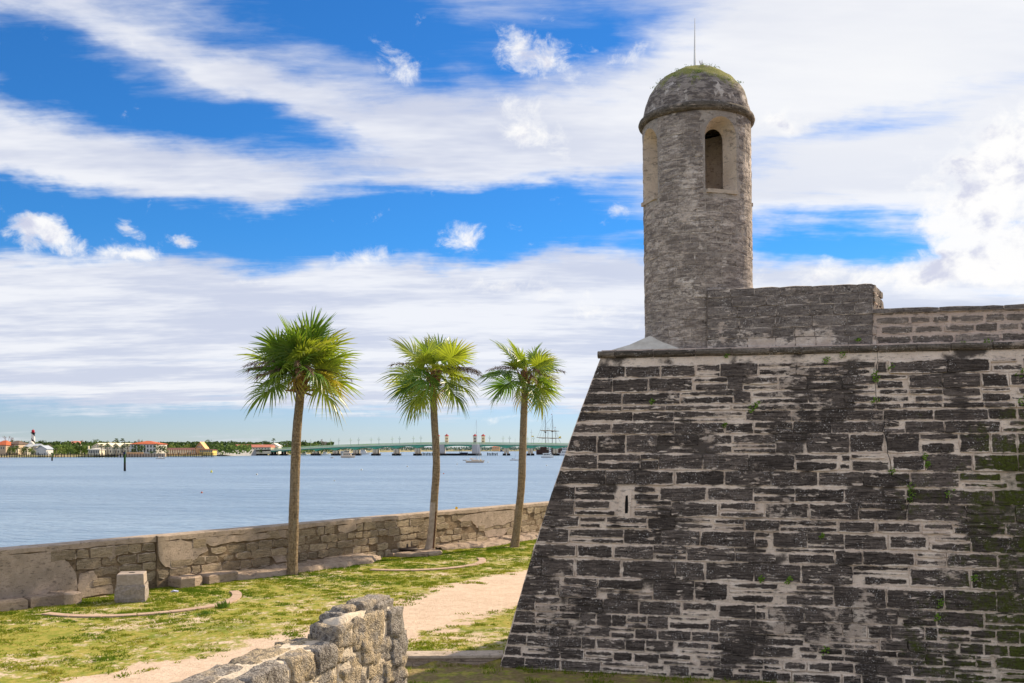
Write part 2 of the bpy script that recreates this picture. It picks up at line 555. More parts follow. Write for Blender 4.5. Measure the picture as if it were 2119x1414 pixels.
def add_uv(o, w_=100.0):
    """plain meshes that carry a stone material: far from any edge"""
    me = o.data
    a = me.uv_layers.new(name='st')
    b = me.uv_layers.new(name='wh')
    for lp in me.loops:
        a.data[lp.index].uv = (w_ / 2, w_ / 2)
        b.data[lp.index].uv = (w_, w_)
    return o


# ------------------------------------------------------------------ the bastion's surfaces
C0 = Vector((-0.27, 22.12))
CT = Vector(((1245 - CX) / FPX * 23.2, 23.2))          # salient corner under the cordon
ZC = EYE + (HY - 735) / FPX * 23.2                      # cordon height
UF = Vector((0.972, -0.2355))                           # along the front face
UL = Vector((0.553, 0.833))                              # along the hidden left face
NF = Vector((-0.2355, -0.972))                          # outward from the front
NL = Vector((-0.833, 0.553))


def arris(z):
    t = z / ZC
    g = t - 0.2 * t * (1 - t)
    return C0 + (CT - C0) * g


def front(s, z, d=0.0):
    p = arris(z) + UF * s + NF * d
    return Vector((p.x, p.y, z))


def lean(z):
    return (arris(z) - C0).dot(UF)


def upright(q, z, d=0.0):
    """front face by absolute position along the wall: joints stay plumb while the corner leans"""
    return front(q - lean(z), z, d)


def left(s, z, d=0.0):
    p = arris(z) + UL * s + NL * d
    return Vector((p.x, p.y, z))


def front_px(px, py, off=0.0):
    """photo pixel -> (s, z) on the front face"""
    rx, rz = (px - CX) / FPX, (HY - py) / FPX
    z = 3.0
    for _ in range(30):
        a = arris(max(-0.5, min(z, ZC))) + NF * (-off)
        # a + UF*s = (rx*Y, Y)
        s = (rx * a.y - a.x) / (UF.x - rx * UF.y)
        Y = a.y + UF.y * s
        z = EYE + rz * Y
    return s, z


# ------------------------------------------------------------------ ground
SWA = G(0, 1262)
SWB = G(1105, 1110)
SWD = Vector((SWB.x - SWA.x, SWB.y - SWA.y)).normalized()
SWN = Vector((SWD.y, -SWD.x))                            # towards the lawn
LAWN = 0.2
PATH_TOP = [(1400, 1120), (1180, 1165), (1080, 1186), (1000, 1201), (940, 1216), (850, 1246), (740, 1282), (640, 1306), (500, 1347), (330, 1382), (190, 1404), (60, 1440), (-200, 1520)]
PATH_LOW = [(600, 1560), (560, 1470), (660, 1400), (760, 1345), (835, 1312), (900, 1300), (960, 1277), (1065, 1250), (1180, 1225), (1400, 1180)]
PATH_POLY = [G(x, y) for x, y in PATH_TOP + PATH_LOW]


def path_sd(x, y):
    """signed distance to the sand path, positive inside"""
    inside, best = False, 1e9
    n_ = len(PATH_POLY)
    for i in range(n_):
        a, b = PATH_POLY[i], PATH_POLY[(i + 1) % n_]
        ex, ey = b.x - a.x, b.y - a.y
        t = max(0, min(1, ((x - a.x) * ex + (y - a.y) * ey) / (ex * ex + ey * ey)))
        best = min(best, math.hypot(x - a.x - ex * t, y - a.y - ey * t))
        if (a.y > y) != (b.y > y) and x < (b.x - a.x) * (y - a.y) / (b.y - a.y) + a.x:
            inside = not inside
    return best if inside else -best


def sstep(a, b, x):
    t = max(0.0, min(1.0, (x - a) / (b - a)))
    return t * t * (3 - 2 * t)


def ground_z(x, y):
    z = LAWN + 0.05 * noise.noise(Vector((x * 0.25, y * 0.25, 0)))
    m = sstep(22.42, 22.30, y) * sstep(-4.6, -3.9, x)    # the moat floor lies a step lower
    return z * (1 - m) + m * (0.015 * noise.noise(Vector((x, y, 3))) - 0.01)


def sw_t(x, y):
    return (x - SWA.x) * SWN.x + (y - SWA.y) * SWN.y      # distance from the sea wall's foot


gv, gf, gp = [], [], []
ss = [-30 + i * 0.4 for i in range(int(100 / 0.4))]
ts = [-0.45 + i * 0.4 for i in range(90)] + [35.6 + i * 3 for i in range(30)]
for t in ts:
    for s in ss:
        x = SWA.x + SWD.x * s + SWN.x * t
        y = SWA.y + SWD.y * s + SWN.y * t
        gv.append((x, y, ground_z(x, y)))
        gp.append(path_sd(x, y) if t < 36 else 0.5)
ns = len(ss)
for j in range(len(ts) - 1):
    for i in range(ns - 1):
        a = j * ns + i
        gf.append((a, a + ns, a + ns + 1, a + 1))
gm, n = newmat('lawn')
tc = n.new('ShaderNodeTexCoord').outputs['Object']
pa = n.new('ShaderNodeAttribute', attribute_name='path').outputs['Fac']
gx, gy, gz = n.sep(tc)
big = n.noise(tc, 0.35, 5, 0.6)
mid = n.noise(tc, 2.4, 6, 0.70)
fin = n.noise(tc, 9.0, 5, 0.7)
g = n.m('ADD', n.m('MULTIPLY', big, 0.6), n.m('ADD', n.m('MULTIPLY', mid, 1.0), n.m('MULTIPLY', fin, 0.5)))
pmask = n.ramp(n.m('ADD', n.m('ADD', pa, n.m('MULTIPLY', n.m('SUBTRACT', n.noise(tc, 0.8, 4, 0.6), 0.5), 2.6)), n.m('ADD', n.m('MULTIPLY', n.m('SUBTRACT', mid, 0.5), 2.4), n.m('MULTIPLY', n.m('SUBTRACT', fin, 0.5), 1.2))), -0.55, 0.2)
g = n.m('SUBTRACT', g, n.m('MULTIPLY', pmask, 1.2))
sand = n.mix(n.ramp(mid, 0.35, 0.7), (0.68, 0.535, 0.415), (0.57, 0.43, 0.32))
sand = n.mix(n.ramp(fin, 0.46, 0.72, 0, 0.7), sand, (0.44, 0.32, 0.225))
grass = n.mix(n.ramp(n.noise(tc, 4.5, 5, 0.72), 0.38, 0.62), (0.38, 0.315, 0.08), (0.205, 0.24, 0.032))
grass = n.mix(n.ramp(n.noise(n.scale(tc, (1, 1, 1), (7, 3, 0)), 1.1, 4, 0.6), 0.52, 0.72, 0, 0.8), grass, (0.14, 0.19, 0.025))
col = n.mix(n.ramp(g, 0.82, 1.06), sand, grass)
dirt = n.mix(n.ramp(fin, 0.35, 0.65), (0.26, 0.19, 0.10), (0.17, 0.135, 0.05))
moat = n.m('MULTIPLY', n.ramp(gz, 0.12, 0.03), 1.0)
col = n.mix(n.m('MULTIPLY', moat, n.ramp(mid, 0.62, 0.45)), col, dirt)
principled(n, col, 0.97, 0.08, bump(n, n.m('ADD', fin, n.m('MULTIPLY', n.noise(tc, 30, 3, 0.7), 0.5)), 0.7, 0.06))
lawn = obj('lawn', gv, gf, gm, smooth=True)
at = lawn.data.attributes.new('path', 'FLOAT', 'POINT')
at.data.foreach_set('value', gp)
tag(lawn, 'patchy green lawn crossed by a sandy path', None, None, 'structure')

# ------------------------------------------------------------------ water
WZ = -0.7
wm, n = newmat('bay_water')
tc = n.new('ShaderNodeTexCoord').outputs['Object']
r1 = n.noise(n.scale(tc, (0.8, 1.5, 1)), 1.1, 5, 0.62)
r2 = n.noise(n.scale(tc, (1.0, 2.0, 1), (3, 1, 0)), 0.12, 5, 0.6)
r3 = n.noise(n.scale(tc, (0.5, 1.2, 1), (8, 1, 0)), 0.02, 4, 0.55)
nm = bump(n, r1, 1.0, 0.28)
nm = bump(n, r2, 0.7, 1.3, nm)
wc = n.mix(n.ramp(r3, 0.35, 0.65), (0.16, 0.25, 0.36), (0.24, 0.34, 0.45))
wc = n.mix(n.ramp(r1, 0.42, 0.66, 0.0, 0.5), wc, (0.10, 0.19, 0.32))
b = principled(n, wc, 0.28, 0.5, nm)
b.inputs['IOR'].default_value = 1.33
S = 9000
water = obj('water', [(-S, -600, WZ), (S, -600, WZ), (S, 14000, WZ), (-S, 14000, WZ)], [(0, 1, 2, 3)], wm)
tag(water, 'rippled blue grey bay water behind the sea wall', None, None, 'structure')

# ------------------------------------------------------------------ bastion
bastion = thing('fort_bastion', (C0.x, C0.y, 0), 'huge dark stone bastion with sloping walls and pale mortar joints', 'bastion')
SMAX, LMAX = 17.0, 14.0
zl = [-0.4, 0.0, 1.0, 2, 3, 4, 5, 6, 7, ZC, ZC + 0.08]
vs, fs = [], []
cs = [0, 1, 2.5, 4, 6, 8, 10, 13, SMAX]
ls = [0, 2, 5, 9, LMAX]
line = [('l', s) for s in ls[::-1][:-1]] + [('f', s) for s in cs]
for z in zl:
    for k, s in line:
        zz = min(z, ZC)
        p = (left if k == 'l' else front)(s, zz)
        vs.append((p.x, p.y, z))
nl = len(line)
for j in range(len(zl) - 1):
    for i in range(nl - 1):
        fs.append((j * nl + i, j * nl + i + 1, (j + 1) * nl + i + 1, (j + 1) * nl + i))
top = (len(zl) - 1) * nl
tl, tr = vs[top], vs[top + nl - 1]
bl_, br_ = vs[0], vs[nl - 1]
b0 = len(vs)
vs += [(tr[0] + 7, tr[1] + 13, zl[-1]), (tr[0] + 7, tr[1] + 13, zl[0])]
fs.append(tuple(range(top, top + nl)) + (b0,))
fs.append((nl - 1, b0 + 1, b0) + tuple(j * nl + nl - 1 for j in range(len(zl) - 1, 0, -1)))
fs.append((b0 + 1, 0) + tuple(j * nl for j in range(1, len(zl))) + (b0,))
core = obj('scarp_wall', vs, fs, MAT['mortar'], bastion)

# courses of the scarp: top, bottom (pixels at the column given) and the joints along each
UP, LO = 1450, 1283
COURSES = [
    (UP, 754, 780, [1293, 1367, 1440, 1490, 1569, 1648, 1754, 1813, 1838, 1960, 2050, 2117]),
    (UP, 781, 810, [1267, 1342, 1434, 1505, 1537, 1610, 1670, 1743, 1812, 1878, 1950, 2030, 2087]),
    (UP, 811, 837, [1287, 1408, 1518, 1555, 1672, 1746, 1813, 1881, 1951, 2031, 2092]),
    (UP, 838, 850, [1287, 1377, 1513, 1600, 1750, 1866, 1951, 2036]),
    (UP, 851, 873, [1309, 1394, 1541, 1638, 1752, 1828, 1932, 2045]),
    (UP, 874, 898, [1265, 1396, 1500, 1560, 1640, 1721, 1828, 1872, 1954, 2071]),
    (UP, 899, 938, [1235, 1295, 1359, 1447, 1516, 1605, 1668, 1758, 1831, 1904, 1984, 2050]),
    (UP, 940, 973, [1237, 1325, 1363, 1454, 1550, 1646, 1735, 1761, 1843, 1914, 2013, 2107]),
    (UP, 975, 1004, [1253, 1314, 1396, 1499, 1595, 1693, 1786, 1883, 1985, 2083]),
    (LO, 1007, 1035, [1190, 1272, 1312, 1365, 1463, 1559, 1645, 1747, 1826, 1875, 1964, 2055]),
    (LO, 1036, 1068, [1188, 1272, 1312, 1389, 1488, 1582, 1674, 1777, 1876, 1999, 2100]),
    (LO, 1070, 1093, [1199, 1254, 1340, 1398, 1477, 1541, 1614, 1733, 1812, 1908, 1973, 2080]),
    (LO, 1095, 1126, [1178, 1291, 1368, 1449, 1562, 1598, 1671, 1747, 1837, 1922, 2009, 2095]),
    (LO, 1128, 1156, [1193, 1269, 1352, 1421, 1521, 1604, 1727, 1785, 1894, 1958, 2065]),
    (LO, 1158, 1196, [1120, 1190, 1286, 1398, 1459, 1560, 1658, 1765, 1881, 2008, 2105]),
    (LO, 1198, 1239, [1158, 1237, 1351, 1437, 1510, 1626, 1725, 1834, 1954, 2062]),
    (LO, 1240, 1271, [1108, 1158, 1248, 1322, 1411, 1485, 1564, 1587, 1664, 1762, 1859, 1938, 2037]),
    (LO, 1272, 1298, [1108, 1199, 1234, 1266, 1297, 1339, 1384, 1468, 1553, 1624, 1744, 1794, 1843, 1914, 1941, 2007, 2061, 2110]),
    (LO, 1299, 1321, [1146, 1185, 1264, 1313, 1361, 1430, 1488, 1538, 1585, 1664, 1715, 1768, 1819, 1878, 1917, 1985, 2036, 2087]),
    (LO, 1322, 1346, [1090, 1158, 1204, 1234, 1294, 1336, 1395, 1468, 1515, 1560, 1643, 1693, 1747, 1856, 1914, 1952, 2020, 2058]),
    (LO, 1348, 1370, [1080, 1160, 1210, 1269, 1310, 1365, 1442, 1491, 1535, 1579, 1620, 1670, 1718, 1768, 1812, 1888, 1976, 2064]),
    (LO, 1371, 1402, [1086, 1160, 1245, 1338, 1384, 1428, 1474, 1518, 1575, 1638, 1742, 1783, 1834, 1869, 1920, 1982, 2060]),
]
rs = random.Random(11)
corner_courses = []
for k, (col_px, y0, y1, joints) in enumerate(COURSES):
    s_, zt = front_px(col_px, y0)
    s_, zb = front_px(col_px, y1)
    if k == len(COURSES) - 1:
        zb = 0.0
    zm = (zt + zb) / 2
    ym = HY + (HY - 0) * 0
    sj = []
    for jx in joints:
        s = 3.0
        # the joint's column at this course's own height
        rx = (jx - CX) / FPX
        a = arris(zm)
        s = (rx * a.y - a.x) / (UF.x - rx * UF.y)
        sj.append(s)
    first = 0.30 if k % 2 else 0.55
    edges = [0.012] + [s for s in sj if s > 0.25]
    while edges[-1] < 12.2:
        edges.append(edges[-1] + rs.uniform(0.5, 1.05))
    corner_courses.append((zt, zb))
    for i in range(len(edges) - 1):
        a, b2 = edges[i], edges[i + 1]
        if k in (9, 10) and abs((a + b2) / 2 - front_px(1292, 1040)[0]) < 0.2:
            continue                                     # the slit is here
        za, zz = zt + rs.uniform(-.012, .012), zb + rs.uniform(-.012, .012)
        dep = rs.choice((rs.uniform(0.012, 0.03), rs.uniform(0.02, 0.05), rs.uniform(0.03, 0.07)))
        if i == 0:
            def surf(u_, z_, d_=0.0, a=a, q=b2 + lean(zm)):
                t_ = (u_ - a) / (q - a)
                return front(a * (1 - t_) + t_ * (q - lean(z_)), z_, d_)
            b2 = b2 + lean(zm)
        else:
            surf = upright
            a, b2 = a + lean(zm), b2 + lean(zm)
        hgt = za - zz
        if i > 0 and hgt > 0.19 and rs.random() < 0.36:
            # this one has weathered apart along its bedding
            parts_n = 3 if hgt > 0.33 and rs.random() < 0.5 else 2
            cuts_ = [0.0] + sorted(rs.uniform(0.3, 0.7) if parts_n == 2 else rs.uniform(0.25, 0.75) for _ in range(parts_n - 1)) + [1.0]
            for m_ in range(parts_n):
                la, lb = a, b2
                if rs.random() < 0.4:
                    if rs.random() < 0.5:
                        la += (b2 - a) * rs.uniform(0.04, 0.25)
                    else:
                        lb -= (b2 - a) * rs.uniform(0.04, 0.25)
                y0_, y1_ = zz + hgt * cuts_[m_] + 0.012 * (m_ > 0), zz + hgt * cuts_[m_ + 1] - 0.012 * (m_ < parts_n - 1)
                if y1_ - y0_ > 0.04:
                    link('thin_stone', stone_mesh('thin_stone', surf, la, lb, y0_, y1_, dep * rs.uniform(0.5, 1.2), MAT['scarp'], gap=rs.uniform(0.001, 0.010), jit=0.014, rnd=rs), core)
        else:
            link('stone', stone_mesh('stone', surf, a, b2, zz, za, dep, MAT['scarp'], gap=rs.uniform(0.0, 0.010), jit=0.013, rnd=rs), core)
# the hidden flank: same masonry, all in one
vs_, fs_, uvs_ = [], [], []
bm = bmesh.new()
luv1 = bm.loops.layers.uv.new('st')
luv2 = bm.loops.layers.uv.new('wh')
for (zt, zb) in corner_courses:
    s = 0.012
    while s < 9:
        e_ = s + rs.uniform(0.5, 1.1)
        me = stone_mesh('tmp', left, s, e_, zb, zt, rs.uniform(0.012, 0.035), MAT['scarp'], gap=0.008, nseg=2, rnd=rs)
        bm.from_mesh(me)
        bpy.data.meshes.remove(me)
        s = e_
me = bpy.data.meshes.new('flank_stones')
bm.to_mesh(me)
bm.free()
me.materials.append(MAT['scarp'])
tag(link('flank_stones', me, core), kind='stuff')

# the narrow slit set in a patch of pale mortar
MAT['dark'] = plain('dark_void', (0.012, 0.011, 0.010))
s0_, zt_ = front_px(1274, 1014)
s1_, zb_ = front_px(1311, 1071)
sl0, slt = front_px(1293, 1025)
sl1, slb = front_px(1300, 1063)
mb = MB()
q0 = (s0_ + lean(zt_) + s1_ + lean(zb_)) / 2
fr = [(q0 - .15, zb_ + .03), (q0 + .13, zb_ - .02), (q0 + .16, zt_ - .05), (q0 + .12, zt_ + .02), (q0 - .10, zt_ - .01), (q0 - .13, zt_ - .25)]
hole = [(q0 + .015, slb), (q0 + .085, slb + .01), (q0 + .09, (slb + slt) / 2), (q0 + .075, slt), (q0 + .02, slt - .01), (q0 + .01, (slb + slt) / 2)]
m_ = len(fr)
mb.add([upright(s, z, 0.034) for s, z in fr] + [upright(s, z, 0.034) for s, z in hole] + [upright(s, z, 0.0) for s, z in fr] + [upright(s, z, 0.004) for s, z in hole],
       [(k, (k + 1) % m_, m_ + (k + 1) % m_, m_ + k) for k in range(m_)] + [(2 * m_ + k, 2 * m_ + (k + 1) % m_, (k + 1) % m_, k) for k in range(m_)] + [(m_ + k, m_ + (k + 1) % m_, 3 * m_ + (k + 1) % m_, 3 * m_ + k) for k in range(m_)])
patch = mb.build('mortar_patch', MAT['mortar'], bastion)
obj('slit', [upright(s, z, 0.005) for s, z in hole], [(0, 1, 2, 3, 4, 5)], MAT['dark'], patch)

# cordon: a half-round moulding in separate lengths
cj = [0.0, 0.33, 1.23, 2.22, 3.05, 3.9, 4.6, 5.62, 6.25, 7.05, 7.75, 8.6, 9.45, 10.3, 11.2, 12.1]


def half_round(surf, a, b2, r=0.085, z=ZC + 0.0, mat=None, parent=None):
    mb = MB()
    segs = max(2, int((b2 - a) / 0.25))
    prof = [(-0.05, -r), (0.02, -r * 1.0)] + [(0.02 + 0.085 * math.cos(t), r * math.sin(t)) for t in (-1.2, -0.7, -0.2, 0.3, 0.8, 1.25)] + [(0.0, r), (-0.05, r)]
    for i in range(segs + 1):
        s = a + (b2 - a) * i / segs
        jj = rs.uniform(-0.008, 0.008)
        for d, dz in prof:
            p = surf(s, ZC, d + jj * (1 if d > 0 else 0))
            mb.v.append(Vector((p.x, p.y, z + dz + jj)))
    m_ = len(prof)
    for i in range(segs):
        for k in range(m_ - 1):
            mb.f.append((i * m_ + k, i * m_ + k + 1, (i + 1) * m_ + k + 1, (i + 1) * m_ + k))
    mb.f.append(tuple(range(m_)))
    mb.f.append(tuple(segs * m_ + k for k in range(m_ - 1, -1, -1)))
    return add_uv(mb.build('cordon_stone', mat, parent, smooth=False))


cordon_bed = MB()
for a, b2 in ((0.0, 13.0),):
    p0, p1 = front(a, ZC, 0.02), front(b2, ZC, 0.02)
    q0, q1 = front(a, ZC, -0.3), front(b2, ZC, -0.3)
    cordon_bed.add([(p.x, p.y, ZC - 0.13 + dz) for dz in (0, 0.24) for p in (p0, p1, q1, q0)], [(0, 1, 5, 4), (1, 2, 6, 5), (2, 3, 7, 6), (3, 0, 4, 7), (4, 5, 6, 7), (3, 2, 1, 0)])
cord = cordon_bed.build('cordon', MAT['pink'], bastion)
for i in range(len(cj) - 1):
    half_round(front, cj[i] + 0.012 - (0.1 if i == 0 else 0), cj[i + 1] - 0.012, mat=MAT['cordon'], parent=cord)
for i in range(6):
    half_round(left, i * 0.9 + (0.012 if i else 0.1), i * 0.9 + 0.88, mat=MAT['cordon'], parent=cord)

# parapet planes: set back a little from the cordon
SB = 0.10
ZM, ZP = 8.73, 8.13


def par(s, z, d=0.0):
    p = CT + UF * s + NF * (d - SB)
    return Vector((p.x, p.y, z))


def par_s(px):
    rx = (px - CX) / FPX
    a = CT - NF * SB
    return (rx * a.y - a.x) / (UF.x - rx * UF.y)


ZB = ZC + 0.085
sm0, sm1 = par_s(1462), par_s(1806)
mb = MB()
cap = [par(sm0, ZB), par(sm1, ZB), par(sm1, ZB) + Vector((0.95, 1.75, 0)), par(sm0, ZB) + Vector((0.7, 2.0, 0))]
mb.add(cap + [Vector((p.x, p.y, ZM - 0.02)) for p in cap[:2]] + [Vector((cap[2].x, cap[2].y, ZM - 0.35)), Vector((cap[3].x, cap[3].y, ZM - 0.05))],
       [(3, 2, 1, 0), (0, 1, 5, 4), (1, 2, 6, 5), (2, 3, 7, 6), (3, 0, 4, 7), (4, 5, 6, 7)])
merlon = mb.build('merlon', MAT['merlon_core'], bastion)
mz = [ZB, ZB + 0.24, ZB + 0.47, ZB + 0.72, ZB + 0.98, ZB + 1.2, ZM]
for j in range(len(mz) - 1):
    s = sm0 + 0.02
    while s < sm1 - 0.05:
        e_ = min(sm1, s + rs.uniform(0.42, 0.85))
        if sm1 - e_ < 0.25:
            e_ = sm1
        link('merlon_stone', stone_mesh('merlon_stone', par, s, e_, mz[j], mz[j + 1], rs.uniform(0.012, 0.03), MAT['merlon'], gap=0.001, jit=0.008, rnd=rs), merlon)
        s = e_
# broken end of the merlon, in the sun
ed = Vector((0.95, 1.75)).normalized()


def endf(s, z, d=0.0):
    p = par(sm1, 0)
    return Vector((p.x + ed.x * s + ed.y * d, p.y + ed.y * s - ed.x * d, z))


for j in range(len(mz) - 1):
    s = 0.0
    lim = 1.95 - 0.22 * max(0, j - 2)
    while s < lim:
        e_ = s + rs.uniform(0.3, 0.55)
        link('merlon_end_stone', stone_mesh('merlon_end_stone', endf, s, e_, mz[j], mz[j + 1] - 0.02 * s * j * .3, rs.uniform(0.01, 0.09), MAT['parapet'], gap=0.004, jit=0.02, rnd=rs), merlon)
        s = e_
# low parapet to the right
sp0 = par_s(1803)
mb = MB()
c4 = [par(sp0, ZB, -0.03), par(14.0, ZB, -0.03), par(14.0, ZB, -1.4), par(sp0, ZB, -1.4)]
mb.add(c4 + [Vector((p.x, p.y, ZP - 0.03)) for p in c4], [(3, 2, 1, 0), (0, 1, 5, 4), (1, 2, 6, 5), (2, 3, 7, 6), (3, 0, 4, 7), (4, 5, 6, 7)])
lowp = mb.build('low_parapet', MAT['pink'], bastion)
pz = [ZB, ZB + 0.23, ZB + 0.45, ZB + 0.66, ZP - 0.09]


def parl(s, z, d=0.0):
    return par(s, z, d - 0.03)


for j in range(len(pz) - 1):
    s = sp0 + rs.uniform(0.05, 0.2)
    while s < 12.3:
        e_ = s + (rs.uniform(0.35, 0.75) if j else rs.uniform(0.7, 1.1))
        link('parapet_stone', stone_mesh('parapet_stone', parl, s, e_, pz[j] + 0.01, pz[j + 1] - 0.005, rs.uniform(0.008, 0.028), MAT['parapet'], gap=rs.uniform(0.012, 0.03), jit=0.015, rnd=rs), lowp)
        s = e_
s = sp0
while s < 12.3:
    e_ = s + rs.uniform(0.8, 1.5)
    link('coping_stone', stone_mesh('coping_stone', lambda a, z, d=0: par(a, z, d), s, e_, ZP - 0.09, ZP + 0.02, 0.03, MAT['merlon'], gap=0.003, jit=0.008, back=0.5, rnd=rs), lowp)
    s = e_

# pale plastered slope in the salient, up against the tower
A = front(0.15, ZC, -0.05); B_ = front(1.85, ZC, -0.06); Lp = left(1.9, ZC, -0.1)
apex = P(1345, 695, 23.65)
mid1 = (A + apex) / 2 + Vector((0, 0, -0.06))
zt = ZC + 0.10
pts = [Vector((A.x, A.y, zt)), Vector((B_.x, B_.y, zt)), Vector((Lp.x, Lp.y, zt)), apex, Vector((4.4, 24.2, zt + 0.3)), Vector((mid1.x, mid1.y, max(mid1.z, zt + .17)))]
vsb = pts + [Vector((p.x, p.y, ZC)) for p in pts[:3]]
cap_slope = obj('plaster_slope', vsb, [(0, 1, 5), (5, 1, 3), (0, 5, 2), (5, 3, 2), (3, 1, 4), (3, 4, 2), (6, 7, 1, 0), (8, 6, 0, 2)], MAT['white_plaster'], bastion)

# little weeds rooted in the joints of the scarp
MAT['weed'] = plain('weed_leaf', (0.17, 0.27, 0.03), (0.10, 0.19, 0.02), 20.0)
WEEDS = [(1557, 843, .12), (1566, 838, .09), (1810, 775, .10), (1812, 785, .10), (1811, 830, .11), (1845, 975, .09), (1914, 945, .08), (1918, 962, .07), (1710, 745, .10), (1745, 733, .10), (1768, 703, .09), (1843, 760, .08), (1884, 1010, .12), (1886, 1030, .12),
         (1966, 1020, .12), (2015, 1195, .08), (1632, 1200, .10), (1575, 1198, .08), (1944, 1246, .10), (2110, 775, .12), (2118, 828, .14), (1938, 1278, .08), (1990, 712, .12), (2040, 708, .14), (1700, 1110, .07), (1708, 1345, .1), (1350, 832, .08), (1505, 735, .08), (1500, 880, .06)]
for (wx, wy, r) in WEEDS:
    s, z = front_px(wx, wy)
    mb = MB()
    for _ in range(26):
        a = rs.uniform(0, 6.28)
        rr = r * rs.random() ** 0.6
        c = front(s + rr * math.cos(a) * 0.8, min(z + rr * math.sin(a), 8.2) if z < ZC else z + rr * 0.5 * math.sin(a), 0.03 + 0.05 * rs.random())
        q = Vector((rs.uniform(-1, 1), rs.uniform(-1, 1), rs.uniform(-1, 1))).normalized() * 0.03
        q2 = q.orthogonal().normalized() * 0.022
        mb.add([c - q, c + q2, c + q, c - q2], [(0, 1, 2, 3)])
    mb.build('weed', MAT['weed'], bastion)

# a crack runs down through the courses
crk = [(1814, 722), (1816, 745), (1812, 770), (1811, 800), (1813, 832), (1815, 846), (1829, 850), (1830, 872), (1826, 892), (1834, 912), (1836, 938), (1842, 960), (1845, 985), (1884, 1000), (1886, 1030), (1876, 1050), (1874, 1068)]
for k in range(len(crk) - 1):
    (xa, ya), (xb, yb) = crk[k], crk[k + 1]
    mb = MB()
    for t in (0, 0.5, 1):
        s, z = front_px(xa + (xb - xa) * t + rs.uniform(-1, 1), ya + (yb - ya) * t)
        wd_ = rs.uniform(0.003, 0.008)
        if abs(xb - xa) > abs(yb - ya):
            pr_ = [(s, z - wd_), (s, z + wd_)]
        else:
            pr_ = [(s - wd_, z), (s + wd_, z)]
        mb.v += [front(s_, z_, 0.062) for s_, z_ in pr_]
    mb.f = [(0, 1, 3, 2), (2, 3, 5, 4)]
    mb.build('crack', MAT['dark'], bastion)

# ------------------------------------------------------------------ watch tower
T = Vector((4.66, 24.1))
RT = 1.335
tower = thing('watch_tower', (T.x, T.y, ZC), 'round grey stone sentry tower with arched openings and mossy dome', 'tower')
WINS = [R(16), R(106), R(196), R(-74)]
Z_SILL, Z_SPR, Z_RING = 11.12, 12.42, 12.98
LEAN = -0.012


def tw(phi, r, z):
    return Vector((T.x + r * math.sin(phi) + LEAN * (z - ZC), T.y - r * math.cos(phi), z))


def shell_mesh():
    N = 96
    rz = [ZC + 0.05 + i * 0.28 for i in range(21)] + [Z_RING]
    rz = [z for z in rz if z < Z_RING - 0.1] + [Z_RING]
    mb = MB()
    for z in rz:
        for k in range(N):
            ph = 2 * math.pi * k / N
            q = tw(ph, 1, z)
            mb.v.append(tw(ph, RT - 0.02 + 0.012 * noise.noise(q * 2.2) + 0.01 * noise.noise(Vector((q.x, q.y, q.z * 6)) * 1.5), z))
    b_i = len(mb.v)
    ri = RT - 0.42
    for z in (rz[0], rz[-1]):
        for k in range(N):
            mb.v.append(tw(2 * math.pi * k / N, ri, z))
    for j in range(len(rz) - 1):
        for k in range(N):
            k2 = (k + 1) % N
            mb.f.append((j * N + k, j * N + k2, (j + 1) * N + k2, (j + 1) * N + k))
    t0 = (len(rz) - 1) * N
    for k in range(N):
        k2 = (k + 1) % N
        mb.f.append((b_i + k2, b_i + k, b_i + N + k, b_i + N + k2))
        mb.f.append((k2, k, b_i + k, b_i + k2))
        mb.f.append((t0 + k, t0 + k2, b_i + N + k2, b_i + N + k))
    return mb


HALF_O, HALF_I = 0.445, 0.25


def cutter():
    mb = MB()
    for ph in WINS:
        for idx, rr in enumerate((0.55, 1.75)):
            hw = HALF_I + (rr - (RT - 0.42)) * (HALF_O - HALF_I) / 0.42
            hw = max(hw, 0.1)
            prof = [(-hw, Z_SILL), (hw, Z_SILL)] + [(hw * math.cos(t), Z_SPR - 0.02 + hw * math.sin(t)) for t in [i * math.pi / 12 for i in range(13)]]
            for x, z in prof:
                c = tw(ph, rr, z)
                mb.v.append(Vector((c.x + x * math.cos(ph), c.y + x * math.sin(ph), z)))
        m_ = 15
        b_ = len(mb.v) - 2 * m_
        for k in range(m_):
            k2 = (k + 1) % m_
            mb.f.append((b_ + k, b_ + k2, b_ + m_ + k2, b_ + m_ + k))
        mb.f.append(tuple(b_ + k for k in range(m_ - 1, -1, -1)))
        mb.f.append(tuple(b_ + m_ + k for k in range(m_)))
    return mb


def fix_normals(o):
    bm = bmesh.new()
    bm.from_mesh(o.data)
    bmesh.ops.recalc_face_normals(bm, faces=bm.faces)
    bm.to_mesh(o.data)
    bm.free()


tmp = shell_mesh().build('tmp_shell', MAT['tower_core'])
cut = cutter().build('tmp_cut', MAT['tower_core'])
fix_normals(tmp)
fix_normals(cut)
md = tmp.modifiers.new('b', 'BOOLEAN')
md.object = cut
md.operation = 'DIFFERENCE'
md.solver = 'EXACT'
dg = bpy.context.evaluated_depsgraph_get()
sme = bpy.data.meshes.new_from_object(tmp.evaluated_get(dg))
bpy.data.objects.remove(tmp)
bpy.data.objects.remove(cut)
sme.name = 'shell'
sme.materials.append(MAT['reveal'])
for pl_ in sme.polygons:
    rr_c = math.hypot(pl_.center.x - T.x - LEAN * (pl_.center.z - ZC), pl_.center.y - T.y)
    if RT - 0.41 < rr_c < RT - 0.05 and Z_SILL - 0.05 < pl_.center.z < Z_SPR + 0.6:
        pl_.material_index = 1
shell = link('shell', sme, tower)


def tsurf(s, z, d=0.0):
    return tw(s / RT, RT - 0.012 + d, z)


